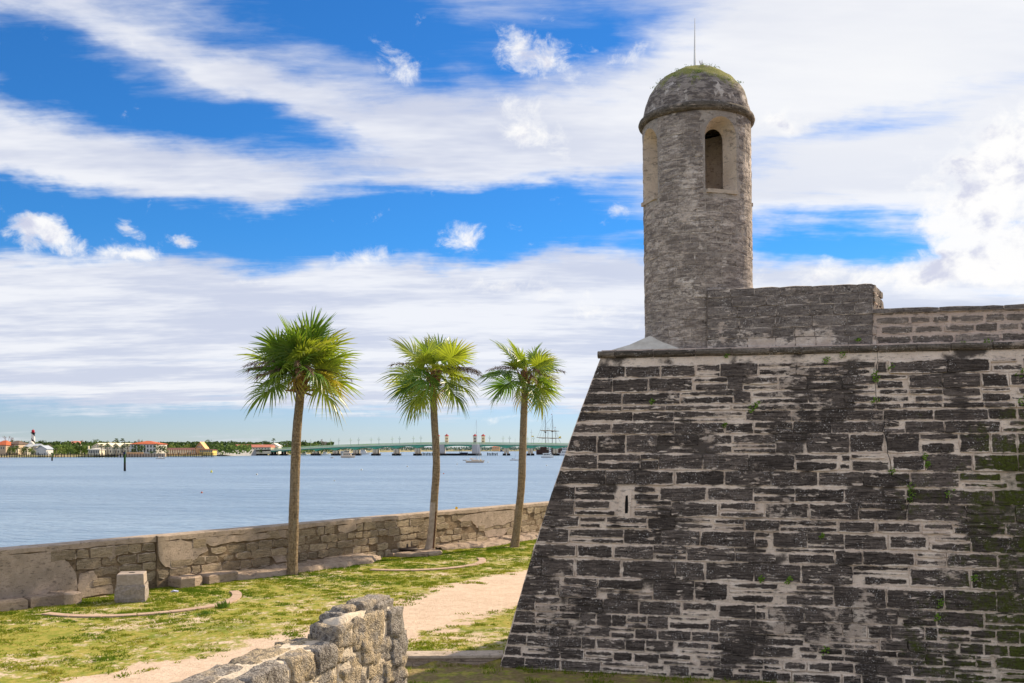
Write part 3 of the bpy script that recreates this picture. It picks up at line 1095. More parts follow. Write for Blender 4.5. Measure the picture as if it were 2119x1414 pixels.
def win_half(z):
    """half-width of an opening at height z (m along the curve), 0 when there is none"""
    if z < Z_SILL - 0.08 or z > Z_SPR + HALF_O + 0.12:
        return 0.0
    zz = max(0.0, z - (Z_SPR - 0.02))
    h = HALF_O + 0.03
    return math.sqrt(max(0.0, (h + 0.05) ** 2 - zz * zz)) if zz > 0 else h


tz = [ZC + 0.06]
while tz[-1] < Z_RING - 0.3:
    tz.append(tz[-1] + rs.uniform(0.20, 0.33))
tz.append(Z_RING + 0.02)
for j in range(len(tz) - 1):
    za, zb2 = tz[j], tz[j + 1]
    hw = max(win_half(za), win_half(zb2), win_half((za + zb2) / 2))
    lo, hi = R(-125) * RT, R(112) * RT
    s = lo + rs.uniform(0, 0.3)
    blocks = [((ph if ph < R(180) else ph - 2 * math.pi) * RT - hw, (ph if ph < R(180) else ph - 2 * math.pi) * RT + hw) for ph in WINS] if hw > 0 else []
    while s < hi:
        e_ = s + rs.uniform(0.38, 0.85)
        segs = [(s, e_)]
        for (b0_, b1_) in blocks:
            out_ = []
            for (p0, p1) in segs:
                if p1 <= b0_ or p0 >= b1_:
                    out_.append((p0, p1))
                else:
                    if p0 < b0_:
                        out_.append((p0, b0_))
                    if p1 > b1_:
                        out_.append((b1_, p1))
            segs = out_
        for (p0, p1) in segs:
            if p1 - p0 > 0.09:
                link('stone', stone_mesh('stone', tsurf, p0, p1, za, zb2, rs.uniform(0.004, 0.014), MAT['tower'], gap=0.0003, jit=0.008, nseg=max(2, int((p1 - p0) / 0.16)), rnd=rs), shell)
        s = e_
# sills
for ph in WINS:
    mb = MB()
    c = tw(ph, RT - 0.20, Z_SILL - 0.05)
    mb.box(c, (0.80, 0.40, 0.09), ph)
    mb.build('sill', MAT['plaster'], tower)
# ring moulding
mb = MB()
prof = [(RT - 0.1, -0.10), (RT + 0.02, -0.10), (RT + 0.075, -0.06), (RT + 0.095, 0.0), (RT + 0.075, 0.06), (RT + 0.02, 0.11), (RT - 0.1, 0.13)]
c = tw(0, 0, Z_RING + 0.10)
mb.lathe((c.x, c.y, c.z), prof, 72)
for v in mb.v:
    a = math.atan2(v.y - c.y, v.x - c.x)
    v.z += 0.012 * noise.noise(Vector((math.cos(a) * 3, math.sin(a) * 3, 2)))
add_uv(mb.build('ring_molding', MAT['cordon'], tower, smooth=True))
# dome
dm, n = newmat('dome_stone')
tc = n.new('ShaderNodeTexCoord').outputs['Object']
ox, oy, oz = n.sep(tc)
g1 = n.noise(tc, 3.0, 6, 0.68)
g2 = n.noise(n.scale(tc, (1, 1, 3)), 4.0, 6, 0.7)
g3 = n.noise(tc, 30, 4, 0.7)
col = n.mix(n.ramp(g2, 0.42, 0.56), (0.15, 0.128, 0.118), (0.36, 0.31, 0.275))
col = n.mix(n.ramp(g1, 0.54, 0.62, 0, 0.85), col, (0.68, 0.61, 0.55))
mo = n.m('ADD', n.ramp(oz, 13.3, 14.4, -0.18, 0.40, False), n.m('ADD', n.m('MULTIPLY', n.m('SUBTRACT', n.noise(tc, 2.4, 6, 0.7), 0.5), 1.2), n.m('MULTIPLY', n.m('SUBTRACT', g3, 0.5), 0.5)))
col = n.mix(n.ramp(mo, 0.05, 0.22), col, n.mix(n.ramp(g3, 0.4, 0.6), (0.34, 0.31, 0.12), (0.23, 0.25, 0.06)))
col = n.mix(n.ramp(mo, 0.46, 0.58, 0, 0.8), col, (0.20, 0.30, 0.03))
col = n.mix(n.ramp(g3, 0.55, 0.75, 0, 0.6), col, (0.04, 0.035, 0.03))
principled(n, col, 0.95, 0.1, bump(n, n.m('ADD', g3, n.m('MULTIPLY', g2, 1.5)), 0.8, 0.05))
mb = MB()
H_D = 1.28
prof = []
for i in range(25):
    t = i / 24 * math.pi / 2
    prof.append(((RT - 0.02) * math.cos(t) ** 0.96 if i < 24 else 0.001, H_D * math.sin(t)))
mb.lathe((c.x, c.y, Z_RING + 0.18), prof, 64)
for v in mb.v:
    d = Vector((v.x - c.x, v.y - c.y, v.z - Z_RING))
    k = 0.028 * noise.noise(v * 2.6) + 0.018 * noise.noise(Vector((v.x * 3, v.y * 3, v.z * 9))) + 0.01 * noise.noise(v * 11)
    v += d.normalized() * k
fix = mb.build('dome', dm, tower, smooth=True)
apx = Vector((c.x, c.y, Z_RING + 0.18 + H_D))
# moss cushions and the weed on the dome
for i in range(30):
    a, t = rs.uniform(0, 6.28), rs.uniform(0.45, 1.5)
    ctr = Vector((c.x + (RT) * math.cos(t) * math.cos(a), c.y + (RT) * math.cos(t) * math.sin(a), Z_RING + 0.19 + H_D * math.sin(t)))
    mb = MB()
    for _ in range(40):
        o_ = Vector((rs.gauss(0, .05), rs.gauss(0, .05), rs.gauss(0, .02)))
        q = Vector((rs.uniform(-1, 1), rs.uniform(-1, 1), rs.uniform(0.1, 1))).normalized() * 0.03
        q2 = q.orthogonal().normalized() * 0.012
        mb.add([ctr + o_ - q2, ctr + o_ + q2, ctr + o_ + q], [(0, 1, 2)])
    tag(mb.build('moss_tuft', MAT['weed'], tower), kind='stuff')
MAT['rod'] = plain('white_paint', (0.8, 0.8, 0.8), (0.7, 0.7, 0.72), rough=0.4)
rodb = apx + Vector((-0.04, -0.05, -0.04))
rod = MB().tube([rodb, rodb + Vector((-0.005, 0, 0.45)), rodb + Vector((0, 0, 1.30))], [0.034, 0.020, 0.008], 8).build('lightning_rod', MAT['rod'])
tag(rod, 'thin white rod standing on top of the tower dome', 'rod')
MAT['dry'] = plain('dry_stem', (0.16, 0.09, 0.07), (0.10, 0.06, 0.05))
mb = MB()
wb = apx + Vector((0.13, -0.05, -0.03))
for i in range(7):
    a = rs.uniform(-0.5, 0.5)
    mb.tube([wb, wb + Vector((0.03 * a, 0.01, 0.09)), wb + Vector((-0.02 + 0.10 * a, 0.02 * i - .05, 0.17 + 0.02 * i))], [0.006, 0.006, 0.003], 4)
tag(mb.build('dry_weed', MAT['dry']), 'small dry brown weed sprouting on the tower dome', 'weed')

# ------------------------------------------------------------------ sea wall
SWH = 1.96
seawall = thing('sea_wall', SWA, 'long weathered coquina sea wall with patches of pale plaster', 'wall')


def sw(s, z, d=0.0):
    return Vector((SWA.x + SWD.x * s + SWN.x * d, SWA.y + SWD.y * s + SWN.y * d, z))


def sw_px(px, py):
    rx = (px - CX) / FPX
    s = (rx * SWA.y - SWA.x) / (SWD.x - rx * SWD.y)
    Y = SWA.y + SWD.y * s
    return s, EYE + (HY - py) / FPX * Y


s_p0, s_p1 = sw_px(157, 1200)[0], sw_px(325, 1180)[0]
rw = random.Random(5)


def wall_run(a, b2, d, name='wall_core'):
    mb = MB()
    k = max(2, int((b2 - a) / 1.0))
    prof = [(d, -1.6), (d, LAWN), (d, SWH - 0.12), (d + 0.035, SWH - 0.115), (d + 0.04, SWH - 0.01), (d - 0.02, SWH + 0.015), (-0.62, SWH + 0.01), (-0.66, -2.5)]
    for i in range(k + 1):
        s = a + (b2 - a) * i / k
        wob = 0.012 * noise.noise(Vector((s * 0.7, 3, 1)))
        for dd, z in prof:
            mb.v.append(sw(s, z + (wob if z > 1 else 0), dd + wob))
    m_ = len(prof)
    for i in range(k):
        for j in range(m_ - 1):
            mb.f.append((i * m_ + j, i * m_ + j + 1, (i + 1) * m_ + j + 1, (i + 1) * m_ + j))
    mb.f.append(tuple(range(m_)))
    mb.f.append(tuple(k * m_ + j for j in range(m_ - 1, -1, -1)))
    return mb.build(name, MAT['seamortar'], seawall)


c_a = wall_run(-26, s_p0, 0.0)
c_b = wall_run(s_p0, s_p1, -0.09)
c_c = wall_run(s_p1, 62, 0.0)
# cement along the top, one strip per stretch
for (a, b2, dd) in ((-26, s_p0, 0.046), (s_p0, s_p1, -0.044), (s_p1, s_p1 + 9, 0.046), (s_p1 + 9, 34, 0.046), (34, 62, 0.046)):
    mb = MB()
    k = max(3, int((b2 - a) / 0.4))
    for i in range(k + 1):
        s = a + (b2 - a) * i / k
        low = SWH - 0.13 - 0.09 * max(0, noise.noise(Vector((s * 0.9, 7, 0)))) - 0.05 * rw.random()
        for d, z in ((dd - 0.02, low), (dd, low + 0.01), (dd + 0.004, SWH + 0.0), (dd - 0.03, SWH + 0.03), (-0.64, SWH + 0.028)):
            mb.v.append(sw(s, z + 0.01 * noise.noise(Vector((s * 0.7, 3, 1))), d))
    for i in range(k):
        for j in range(4):
            mb.f.append((i * 5 + j, i * 5 + j + 1, i * 5 + 6 + j, i * 5 + 5 + j))
    mb.build('cement_cap', MAT['seaplaster'], seawall)
# plaster skins: outlines in photo pixels on the wall's face
PLASTERS = [
    [(-60, 1158), (0, 1150), (60, 1145), (118, 1143), (135, 1160), (150, 1175), (157, 1200), (158, 1236), (140, 1232), (120, 1222), (60, 1232), (0, 1242), (-60, 1250)],
    [(327, 1122), (360, 1120), (372, 1117), (395, 1122), (405, 1130), (425, 1128), (430, 1140), (410, 1150), (395, 1162), (375, 1165), (362, 1178), (340, 1172), (328, 1160)],
    [(400, 1114), (470, 1109), (545, 1102), (560, 1108), (548, 1116), (500, 1120), (470, 1122), (440, 1130), (420, 1124)],
    [(222, 1128), (238, 1128), (242, 1150), (230, 1162), (224, 1148)],
    [(168, 1190), (196, 1182), (208, 1205), (235, 1212), (236, 1228), (170, 1236), (162, 1215)],
    [(698, 1088), (735, 1081), (738, 1096), (715, 1103), (700, 1100)],
    [(575, 1098), (590, 1096), (590, 1112), (578, 1110)],
    [(945, 1075), (965, 1066), (1000, 1061), (1062, 1056), (1062, 1076), (1040, 1086), (1020, 1088), (1000, 1094), (985, 1092), (975, 1078), (955, 1080)],
    [(1000, 1100), (1030, 1094), (1055, 1092), (1040, 1108), (1005, 1112)],
    [(560, 1150), (585, 1143), (592, 1160), (570, 1166)],
]
plaster_polys = []
for pl in PLASTERS:
    q = [sw_px(x, y) for x, y in pl]
    plaster_polys.append(q)
    dense = []
    for i in range(len(q)):
        a, b2 = q[i], q[(i + 1) % len(q)]
        for t in (0, 0.33, 0.66):
            dense.append((a[0] + (b2[0] - a[0]) * t + rw.uniform(-.03, .03), min(SWH - 0.1, a[1] + (b2[1] - a[1]) * t + rw.uniform(-.03, .03))))
    off = -0.09 if s_p0 < sum(a for a, _ in q) / len(q) < s_p1 else 0.0
    m_ = len(dense)
    obj('plaster_skin', [sw(s, z, off + 0.045) for s, z in dense] + [sw(s, z, off - 0.01) for s, z in dense],
        [tuple(range(m_))] + [(i, i + m_, (i + 1) % m_ + m_, (i + 1) % m_) for i in range(m_)], MAT['seaplaster'], seawall)


def in_poly(q, s, z):
    ins = False
    for i in range(len(q)):
        a, b2 = q[i], q[(i + 1) % len(q)]
        if (a[1] > z) != (b2[1] > z) and s < (b2[0] - a[0]) * (z - a[1]) / (b2[1] - a[1]) + a[0]:
            ins = not ins
    return ins


zc = [LAWN - 0.05, 0.50, 0.82, 1.12, 1.45, 1.80]
for (a0, b0_, off, par_o) in ((-3.0, s_p0, 0.0, c_a), (s_p0, s_p1, -0.09, c_b), (s_p1, 33.0, 0.0, c_c)):
    for j in range(len(zc) - 1):
        s = a0 + 0.01
        while s < b0_ - 0.1:
            e_ = min(b0_, s + rw.uniform(0.42, 1.0))
            if b0_ - e_ < 0.2:
                e_ = b0_
            cm, cz = (s + e_) / 2, (zc[j] + zc[j + 1]) / 2
            if not any(in_poly(q, cm, cz) for q in plaster_polys) and rw.random() > 0.10:
                link('stone', stone_mesh('stone', lambda u_, v_, d_=0, o=off: sw(u_, v_, d_ + o), s, e_, zc[j] + rw.uniform(-.03, .03), zc[j + 1] + rw.uniform(-.03, .03), rw.uniform(0.0, 0.075), MAT['seawall'], gap=rw.uniform(0.004, 0.035), jit=0.03, rnd=rw), par_o)
            s = e_
# broken footing along its base
def slab(name, pts, z0, z1, mat, parent, rough=0.03, rnd=rw, lift=0.0):
    """low irregular slab from an outline in world x, y"""
    dense = []
    for i in range(len(pts)):
        a, b2 = pts[i], pts[(i + 1) % len(pts)]
        for t in (0, 0.5):
            dense.append(Vector((a[0] + (b2[0] - a[0]) * t + rnd.uniform(-rough, rough), a[1] + (b2[1] - a[1]) * t + rnd.uniform(-rough, rough))))
    c_ = sum(dense, Vector((0, 0))) / len(dense)
    m_ = len(dense)
    vs = [Vector((p.x, p.y, z0)) for p in dense]
    vs += [Vector((p.x, p.y, z1 - 0.05 + rnd.uniform(-.02, .02))) for p in dense]
    vs += [Vector((p.x * .88 + c_.x * .12, p.y * .88 + c_.y * .12, z1 + rnd.uniform(-.025, .025))) for p in dense]
    vs += [Vector((p.x * .45 + c_.x * .55, p.y * .45 + c_.y * .55, z1 + lift + rnd.uniform(-.02, .03))) for p in dense]
    fs = []
    for k in range(3):
        for i in range(m_):
            fs.append((k * m_ + i, k * m_ + (i + 1) % m_, (k + 1) * m_ + (i + 1) % m_, (k + 1) * m_ + i))
    fs.append(tuple(3 * m_ + i for i in range(m_)))
    return obj(name, vs, fs, mat, parent)


def swxy(s, d):
    p = sw(s, 0, d)
    return (p.x, p.y)


def ledge(px0, px1, width, h0, h1, step=(0.8, 1.5), rows=1):
    s = sw_px(px0, 1200)[0]
    end = sw_px(px1, 1200)[0]
    while s < end - 0.2:
        e_ = min(end, s + rw.uniform(*step))
        wd = width * rw.uniform(0.85, 1.12)
        for r_ in range(rows):
            w0, w1 = wd * r_ / rows, wd * (r_ + 1) / rows
            slab('footing_stone', [swxy(s + 0.02, w0 + 0.02), swxy(s + 0.02 + rw.uniform(-.1, .1), w1), swxy(e_ - 0.02 + rw.uniform(-.1, .1), w1 * rw.uniform(.92, 1.05)), swxy(e_ - 0.02, w0 + 0.02)],
                 LAWN - 0.1, LAWN + rw.uniform(h0, h1) * (1 - 0.35 * r_ / max(1, rows)), MAT['ledge'], seawall, 0.10)
        s = e_


ledge(-80, 95, 0.62, 0.26, 0.34, (1.5, 2.5))
ledge(96, 134, 0.85, 0.30, 0.38, (1.2, 1.3))
ledge(345, 470, 0.75, 0.30, 0.40, (1.0, 1.7))


def shelf(px0, px1, width, h_):
    """broken sandstone shelf: terraced, cracked, ragged along its front"""
    a, b2 = sw_px(px0, 1200)[0], sw_px(px1, 1200)[0]
    nu, nv = int((b2 - a) / 0.11), 13
    mb = MB()
    for i in range(nu + 1):
        s = a + (b2 - a) * i / nu
        wd = width * (0.9 + 0.22 * noise.noise(Vector((s * 0.8, 1, 4))) + 0.10 * noise.noise(Vector((s * 2.5, 1, 4)))) * min(1, 0.35 + 2.0 * min(i, nu - i) / nu * 2)
        for j in range(nv + 1):
            t = j / nv
            d = -0.02 + wd * t
            q = Vector((s * 0.75, d * 1.5, 2.0))
            cell = noise.cell(Vector((s * 0.9 + 0.5 * noise.noise(q * 1.4), d * 1.3 + 0.4 * noise.noise(q * 1.7), 0)))
            z = h_ * (1.0 - 0.45 * t) + 0.07 * cell + 0.03 * noise.noise(q * 3) - (0.06 if abs(noise.noise(q * 1.3)) < 0.06 else 0)
            if j >= nv - 1:
                z = h_ * 0.35 if j == nv - 1 else -0.12
            mb.v.append(sw(s, LAWN + z, d + (0.03 if j == nv else 0)))
    for i in range(nu):
        for j in range(nv):
            mb.f.append((i * (nv + 1) + j, i * (nv + 1) + j + 1, (i + 1) * (nv + 1) + j + 1, (i + 1) * (nv + 1) + j))
    return mb.build('footing_shelf', MAT['ledge'], seawall)


shelf(440, 775, 1.35, 0.26)
shelf(900, 1185, 1.45, 0.20)

# ------------------------------------------------------------------ low kerb wall from the bastion's foot
kerb = thing('low_kerb_wall', (-2.4, 22.3, 0), 'low curved stone kerb running from the foot of the bastion', 'kerb')
kz = [0.0, 0.085, 0.17]
kp = [(-4.6 + i * 0.11, 22.34 - 0.10 * math.sin(i / 40 * 3.0)) for i in range(41)]
rk = random.Random(3)
for j, (z0, z1) in enumerate(((-0.06, 0.075), (0.085, 0.16))):
    i = 0
    while i < 40:
        e_ = min(40, i + rk.randint(4, 8))
        seg = kp[i:e_ + 1]
        mb = MB()
        y_off = 0.0 if j == 0 else 0.02
        for (x, y) in seg:
            for yy, zz in ((y + y_off, z0), (y + y_off + 0.005, z1), (y + 0.4, z1), (y + 0.4, z0)):
                mb.v.append(Vector((x, yy, zz)))
        for a in range(len(seg) - 1):
            for k in range(4):
                mb.f.append((a * 4 + k, a * 4 + 4 + k, a * 4 + 4 + (k + 1) % 4, a * 4 + (k + 1) % 4))
        mb.f += [(0, 1, 2, 3), tuple(len(mb.v) - 4 + k for k in (3, 2, 1, 0))]
        mb.v[0].x += 0.006; mb.v[1].x += 0.006
        mb.build('kerb_stone', MAT['ledge'], kerb)
        i = e_
mb = MB()
for i, (x, y) in enumerate(kp):
    for yy, zz in ((y - 0.03, 0.168), (y - 0.03, 0.225), (y + 0.44, 0.245), (y + 0.44, 0.168)):
        mb.v.append(Vector((x, yy, zz + 0.004 * rk.random())))
for a in range(40):
    for k in range(4):
        mb.f.append((a * 4 + k, a * 4 + 4 + k, a * 4 + 4 + (k + 1) % 4, a * 4 + (k + 1) % 4))
mb.f += [(0, 1, 2, 3), tuple(len(mb.v) - 4 + k for k in (3, 2, 1, 0))]
mb.build('coping', MAT['plaster'], kerb)

# ------------------------------------------------------------------ gun platforms: stone block, iron pivot, curved racers
MAT['racer'] = plain('racer_concrete', (0.50, 0.36, 0.27), (0.42, 0.30, 0.22), 5.0, bs=0.3)


def racer(name, c_, rx, ry, rot, a0, a1, wd, label):
    o = thing(name, (c_[0], c_[1], LAWN), label, 'kerb')
    total, k = a1 - a0, 9
    for q in range(k):
        b0_, b1_ = a0 + total * q / k + 0.004, a0 + total * (q + 1) / k - 0.004
        mb = MB()
        for i in range(7):
            a = b0_ + (b1_ - b0_) * i / 6
            for rr, zz in ((-wd / 2, -0.06), (-wd / 2, 0.05), (wd / 2, 0.045), (wd / 2, -0.06)):
                x, y = (rx + rr) * math.cos(a), (ry + rr) * math.sin(a)
                xx = c_[0] + x * math.cos(rot) - y * math.sin(rot)
                yy = c_[1] + x * math.sin(rot) + y * math.cos(rot)
                mb.v.append(Vector((xx, yy, ground_z(xx, yy) + zz)))
        for a in range(6):
            for t in range(4):
                mb.f.append((a * 4 + t, a * 4 + 4 + t, a * 4 + 4 + (t + 1) % 4, a * 4 + (t + 1) % 4))
        mb.f += [(0, 1, 2, 3), tuple(24 + t for t in (3, 2, 1, 0))]
        mb.build('racer_slab', MAT['racer'], o)
    return o


def fit_circle(pts):
    import numpy as np
    A_ = np.array([[2 * p.x, 2 * p.y, 1] for p in pts])
    b_ = np.array([p.x ** 2 + p.y ** 2 for p in pts])
    q, *_ = np.linalg.lstsq(A_, b_, rcond=None)
    return q[0], q[1], math.sqrt(q[2] + q[0] ** 2 + q[1] ** 2)


def arc_from_px(name, pix, wd, label):
    pts = [G(x, y) for x, y in pix]
    cx_, cy_, rr = fit_circle(pts)
    an = [math.atan2(p.y - cy_, p.x - cx_) for p in pts]
    a0, a1 = an[0], an[-1]
    if a1 < a0:
        a1 += 2 * math.pi
    return racer(name, (cx_, cy_), rr, rr, 0.0, a0, a1, wd, label)


arc_from_px('curved_racer', [(98, 1273), (180, 1277), (300, 1276), (380, 1265), (440, 1250), (478, 1237), (497, 1224)], 0.30, 'curved flat kerb set in the grass around the stone block')
arc_from_px('curved_racer', [(772, 1179), (840, 1183), (905, 1180), (950, 1172), (985, 1164), (1005, 1156)], 0.30, 'curved flat kerb in the grass in front of the iron disc')
# block
MAT['granite'] = plain('rough_granite', (0.40, 0.34, 0.30), (0.27, 0.23, 0.20), 14.0, bs=0.9, bscale=26)
MAT['granite_top'] = plain('dressed_granite', (0.43, 0.36, 0.31), (0.34, 0.28, 0.23), 10.0, bs=0.35, bscale=40)
bc = G(273, 1243)
blk = thing('stone_block', bc, 'square granite pivot block with rough base standing before sea wall', 'stone block')
rot = R(14)
rb = random.Random(2)


def rings_block(levels, name, mat, parent, nsub=4, jit=0.0, cap=True):
    mb = MB()
    for z, hx, hy in levels:
        for sx_, sy_, ex_, ey_ in ((-1, -1, 1, -1), (1, -1, 1, 1), (1, 1, -1, 1), (-1, 1, -1, -1)):
            for i in range(nsub):
                t = i / nsub
                x = (sx_ + (ex_ - sx_) * t) * hx
                y = (sy_ + (ey_ - sy_) * t) * hy
                k = rb.uniform(-jit, jit)
                x, y = x + k * (1 if x > 0 else -1), y + k * (1 if y > 0 else -1)
                mb.v.append(Vector((bc.x + x * math.cos(rot) - y * math.sin(rot), bc.y + x * math.sin(rot) + y * math.cos(rot), LAWN + z)))
    m_ = 4 * nsub
    for j in range(len(levels) - 1):
        for i in range(m_):
            mb.f.append((j * m_ + i, j * m_ + (i + 1) % m_, (j + 1) * m_ + (i + 1) % m_, (j + 1) * m_ + i))
    if cap:
        mb.f.append(tuple((len(levels) - 1) * m_ + i for i in range(m_)))
    return mb.build(name, mat, parent)


rings_block([(-0.1, .44, .44), (0.0, .445, .44), (.12, .45, .45), (.25, .44, .445), (.38, .445, .44), (.48, .43, .43), (.55, .415, .41)], 'rough_base', MAT['granite'], blk, 5, 0.016, cap=False)
rings_block([(.55, .402, .402), (.60, .40, .40), (.86, .392, .392), (.88, .38, .38)], 'dressed_top', MAT['granite_top'], blk, 3, 0.003)
mb = MB().lathe((bc.x, bc.y, LAWN + 0.882), [(0.10, 0.0), (0.09, 0.004), (0.001, 0.004)], 16)
mb.build('pivot_socket', MAT['dark'], blk)
# iron pivot on its round slab
MAT['iron'] = plain('rusted_iron', (0.075, 0.05, 0.042), (0.045, 0.033, 0.03), 8.0, rough=0.6, spec=0.4, bs=0.3)
dc = G(843, 1147)
plat = thing('pivot_platform', dc, 'low round stone slab under the iron disc beside sea wall', 'stone slab')
for k in range(6):
    a0, a1 = k * math.pi / 3 + 0.2, (k + 1) * math.pi / 3 + 0.17
    slab('platform_stone', [(dc.x + 0.12 * math.cos((a0 + a1) / 2), dc.y + 0.12 * math.sin((a0 + a1) / 2))] + [(dc.x + 1.5 * math.cos(a) * rw.uniform(.95, 1.1), dc.y + 1.15 * math.sin(a)) for a in (a0, (a0 + a1) / 2, a1)], 0.1, LAWN + 0.16, MAT['ledge'], plat, 0.03)
disc = thing('iron_disc', (dc.x, dc.y, LAWN + .2), 'rusty iron disc with a pivot pin on a round slab', 'iron disc')
z0 = LAWN + 0.22
MB().lathe((dc.x, dc.y, z0), [(0.0, 0), (0.42, 0.0), (0.47, 0.02), (0.47, 0.05), (0.43, 0.06), (0.16, 0.085), (0.0, 0.085)], 32).build('plate', MAT['iron'], disc, True)
MB().lathe((dc.x, dc.y, LAWN + 0.1), [(0.3, 0), (0.3, 0.13)], 20).build('foot', MAT['iron'], disc, True)
MB().lathe((dc.x, dc.y, z0 + 0.085), [(0.045, 0), (0.045, 0.14), (0.035, 0.155), (0.0, 0.155)], 14).build('pin', MAT['iron'], disc, True)

# ------------------------------------------------------------------ ruined wall stub close to the camera
ruin_stone, n = newmat('shell_stone')
tc = n.new('ShaderNodeTexCoord').outputs['Object']
rnd_ = n.new('ShaderNodeObjectInfo').outputs['Random']
nx, ny, nz = n.sep(n.new('ShaderNodeNewGeometry').outputs['Normal'])
v1 = n.new('ShaderNodeTexVoronoi')
v1.inputs['Scale'].default_value = 62.0
n.l.new(tc, v1.inputs['Vector'])
g1 = n.noise(tc, 26.0, 6, 0.75)
g2 = n.noise(tc, 6.0, 5, 0.65)
g3 = n.noise(tc, 110.0, 3, 0.7)
warm = n.mix(n.ramp(rnd_, 0, 1, 0, 1, False), (0.68, 0.54, 0.35), (0.58, 0.48, 0.36))
grey = (0.44, 0.40, 0.36)
col = n.mix(n.ramp(n.m('ADD', g2, n.m('MULTIPLY', rnd_, 0.3)), 0.5, 0.75), warm, grey)
col = n.mix(n.ramp(g1, 0.44, 0.58, 0, 0.62), col, (0.15, 0.125, 0.10))
col = n.mix(n.ramp(g3, 0.55, 0.68, 0, 0.8), col, (0.58, 0.54, 0.47))
col = n.mix(n.ramp(n.m('ADD', g1, n.m('MULTIPLY', n.noise(tc, 3.0, 3, 0.6), 0.8)), 0.90, 1.06, 0, 0.7), col, (0.13, 0.115, 0.11))
principled(n, col, 0.95, 0.1, bump(n, n.m('ADD', g1, n.m('ADD', n.m('MULTIPLY', v1.outputs['Distance'], 0.6), n.m('MULTIPLY', g3, 0.5))), 1.0, 0.035))
MAT['ruin'] = ruin_stone
MAT['ruin_mortar'] = plain('white_lime_mortar', (0.70, 0.60, 0.47), (0.58, 0.48, 0.36), 7.0, bs=0.5, bscale=40)
rr_ = random.Random(21)
RO = Vector((-1.55, 8.16))
RE = Vector((0.38, 0.925)).normalized()
RNr = Vector((RE.y, -RE.x))
ruin = thing('ruined_wall', (RO.x, RO.y, 0), 'broken shell stone wall with white mortar close to the camera', 'wall')


def rpt(a, b2, z):
    p = RO + RE * a - RNr * b2
    return Vector((p.x, p.y, z))


def ruin_px(px, py, b2=0.0):
    rx = (px - CX) / FPX
    o = RO - RNr * b2
    a = (rx * o.y - o.x) / (RE.x - rx * RE.y)
    Y = o.y + RE.y * a
    return a, EYE + (HY - py) / FPX * Y


def boulder(name, a0, a1, b0_, b1_, z0, z1, mat, parent, pw=4.0, nz_=0.035, cuts=4, shear=0.0):
    """rounded squarish stone filling the box a0..a1, b0..b1, z0..z1 of the wall"""
    vs, idx, fs = [], {}, []
    seed = Vector((rr_.random() * 50, rr_.random() * 50, rr_.random() * 50))

    def vid(i, j, k):
        key = (i, j, k)
        if key not in idx:
            q = Vector((i / cuts * 2 - 1, j / cuts * 2 - 1, k / cuts * 2 - 1))
            ln = (abs(q.x) ** pw + abs(q.y) ** pw + abs(q.z) ** pw) ** (1 / pw)
            q = q / ln
            q *= 1 + nz_ * 1.6 * noise.noise(q * 1.4 + seed) + nz_ * 0.6 * noise.noise(q * 3.5 + seed)
            idx[key] = len(vs)
            sz_ = Vector(((a1 - a0) / 2, (b1_ - b0_) / 2, (z1 - z0) / 2))
            wq = Vector((q.x * sz_.x, q.y * sz_.y, q.z * sz_.z)) + seed
            k_ = 0.016 * noise.noise(wq * 9) + 0.012 * noise.noise(wq * 22) - 0.02 * max(0, noise.noise(wq * 6 + Vector((3, 3, 3))))
            q = Vector((q.x * (1 + k_ / sz_.x), q.y * (1 + k_ / sz_.y), q.z * (1 + k_ / sz_.z)))
            q.x, q.y, q.z = max(-1.12, min(1.12, q.x)), max(-1.12, min(1.12, q.y)), max(-1.12, min(1.12, q.z))
            vs.append(rpt((a0 + a1) / 2 + q.x * (a1 - a0) / 2, (b0_ + b1_) / 2 + q.y * (b1_ - b0_) / 2, (z0 + z1) / 2 + q.z * (z1 - z0) / 2 + shear * q.x * (a1 - a0) / 2))
        return idx[key]

    for i in range(cuts):
        for j in range(cuts):
            for f_ in (0, cuts):
                fs.append((vid(i, j, f_), vid(i + 1, j, f_), vid(i + 1, j + 1, f_), vid(i, j + 1, f_)))
                fs.append((vid(i, f_, j), vid(i + 1, f_, j), vid(i + 1, f_, j + 1), vid(i, f_, j + 1)))
                fs.append((vid(f_, i, j), vid(f_, i + 1, j), vid(f_, i + 1, j + 1), vid(f_, i, j + 1)))
    o = obj(name, vs, fs, mat, parent, smooth=True)
    fix_normals(o)
    return o


a_end = ruin_px(830, 1400)[0]
a_step = ruin_px(697, 1330)[0]
z_low = ruin_px(650, 1345)[1]
# mortar core
mb = MB()
prof = [(-3.2, z_low - 0.42), (-2.2, z_low - 0.20), (-1.5, z_low - 0.10), (-0.6, z_low - 0.045), (a_step - 0.02, z_low - 0.005)]
for a, z in prof:
    for b2, zz in ((-0.005, 0.0), (-0.005, z - 0.05), (0.05, z + .012), (0.38, z + 0.012), (0.44, z - 0.06), (0.44, 0.0)):
        mb.v.append(rpt(a, b2, zz))
for i in range(len(prof) - 1):
    for k in range(5):
        mb.f.append((i * 6 + k, i * 6 + k + 1, (i + 1) * 6 + k + 1, (i + 1) * 6 + k))
mb.f += [(0, 1, 2, 3, 4, 5), tuple((len(prof) - 1) * 6 + k for k in range(5, -1, -1))]
rcore = mb.build('mortar_core', MAT['ruin_mortar'], ruin)
boulder('rubble_core', a_step - 0.02, a_end - 0.02, -0.022, 0.23, -0.1, ruin_px(770, 1262)[1], MAT['ruin_mortar'], ruin, 16.0, 0.01, 10)


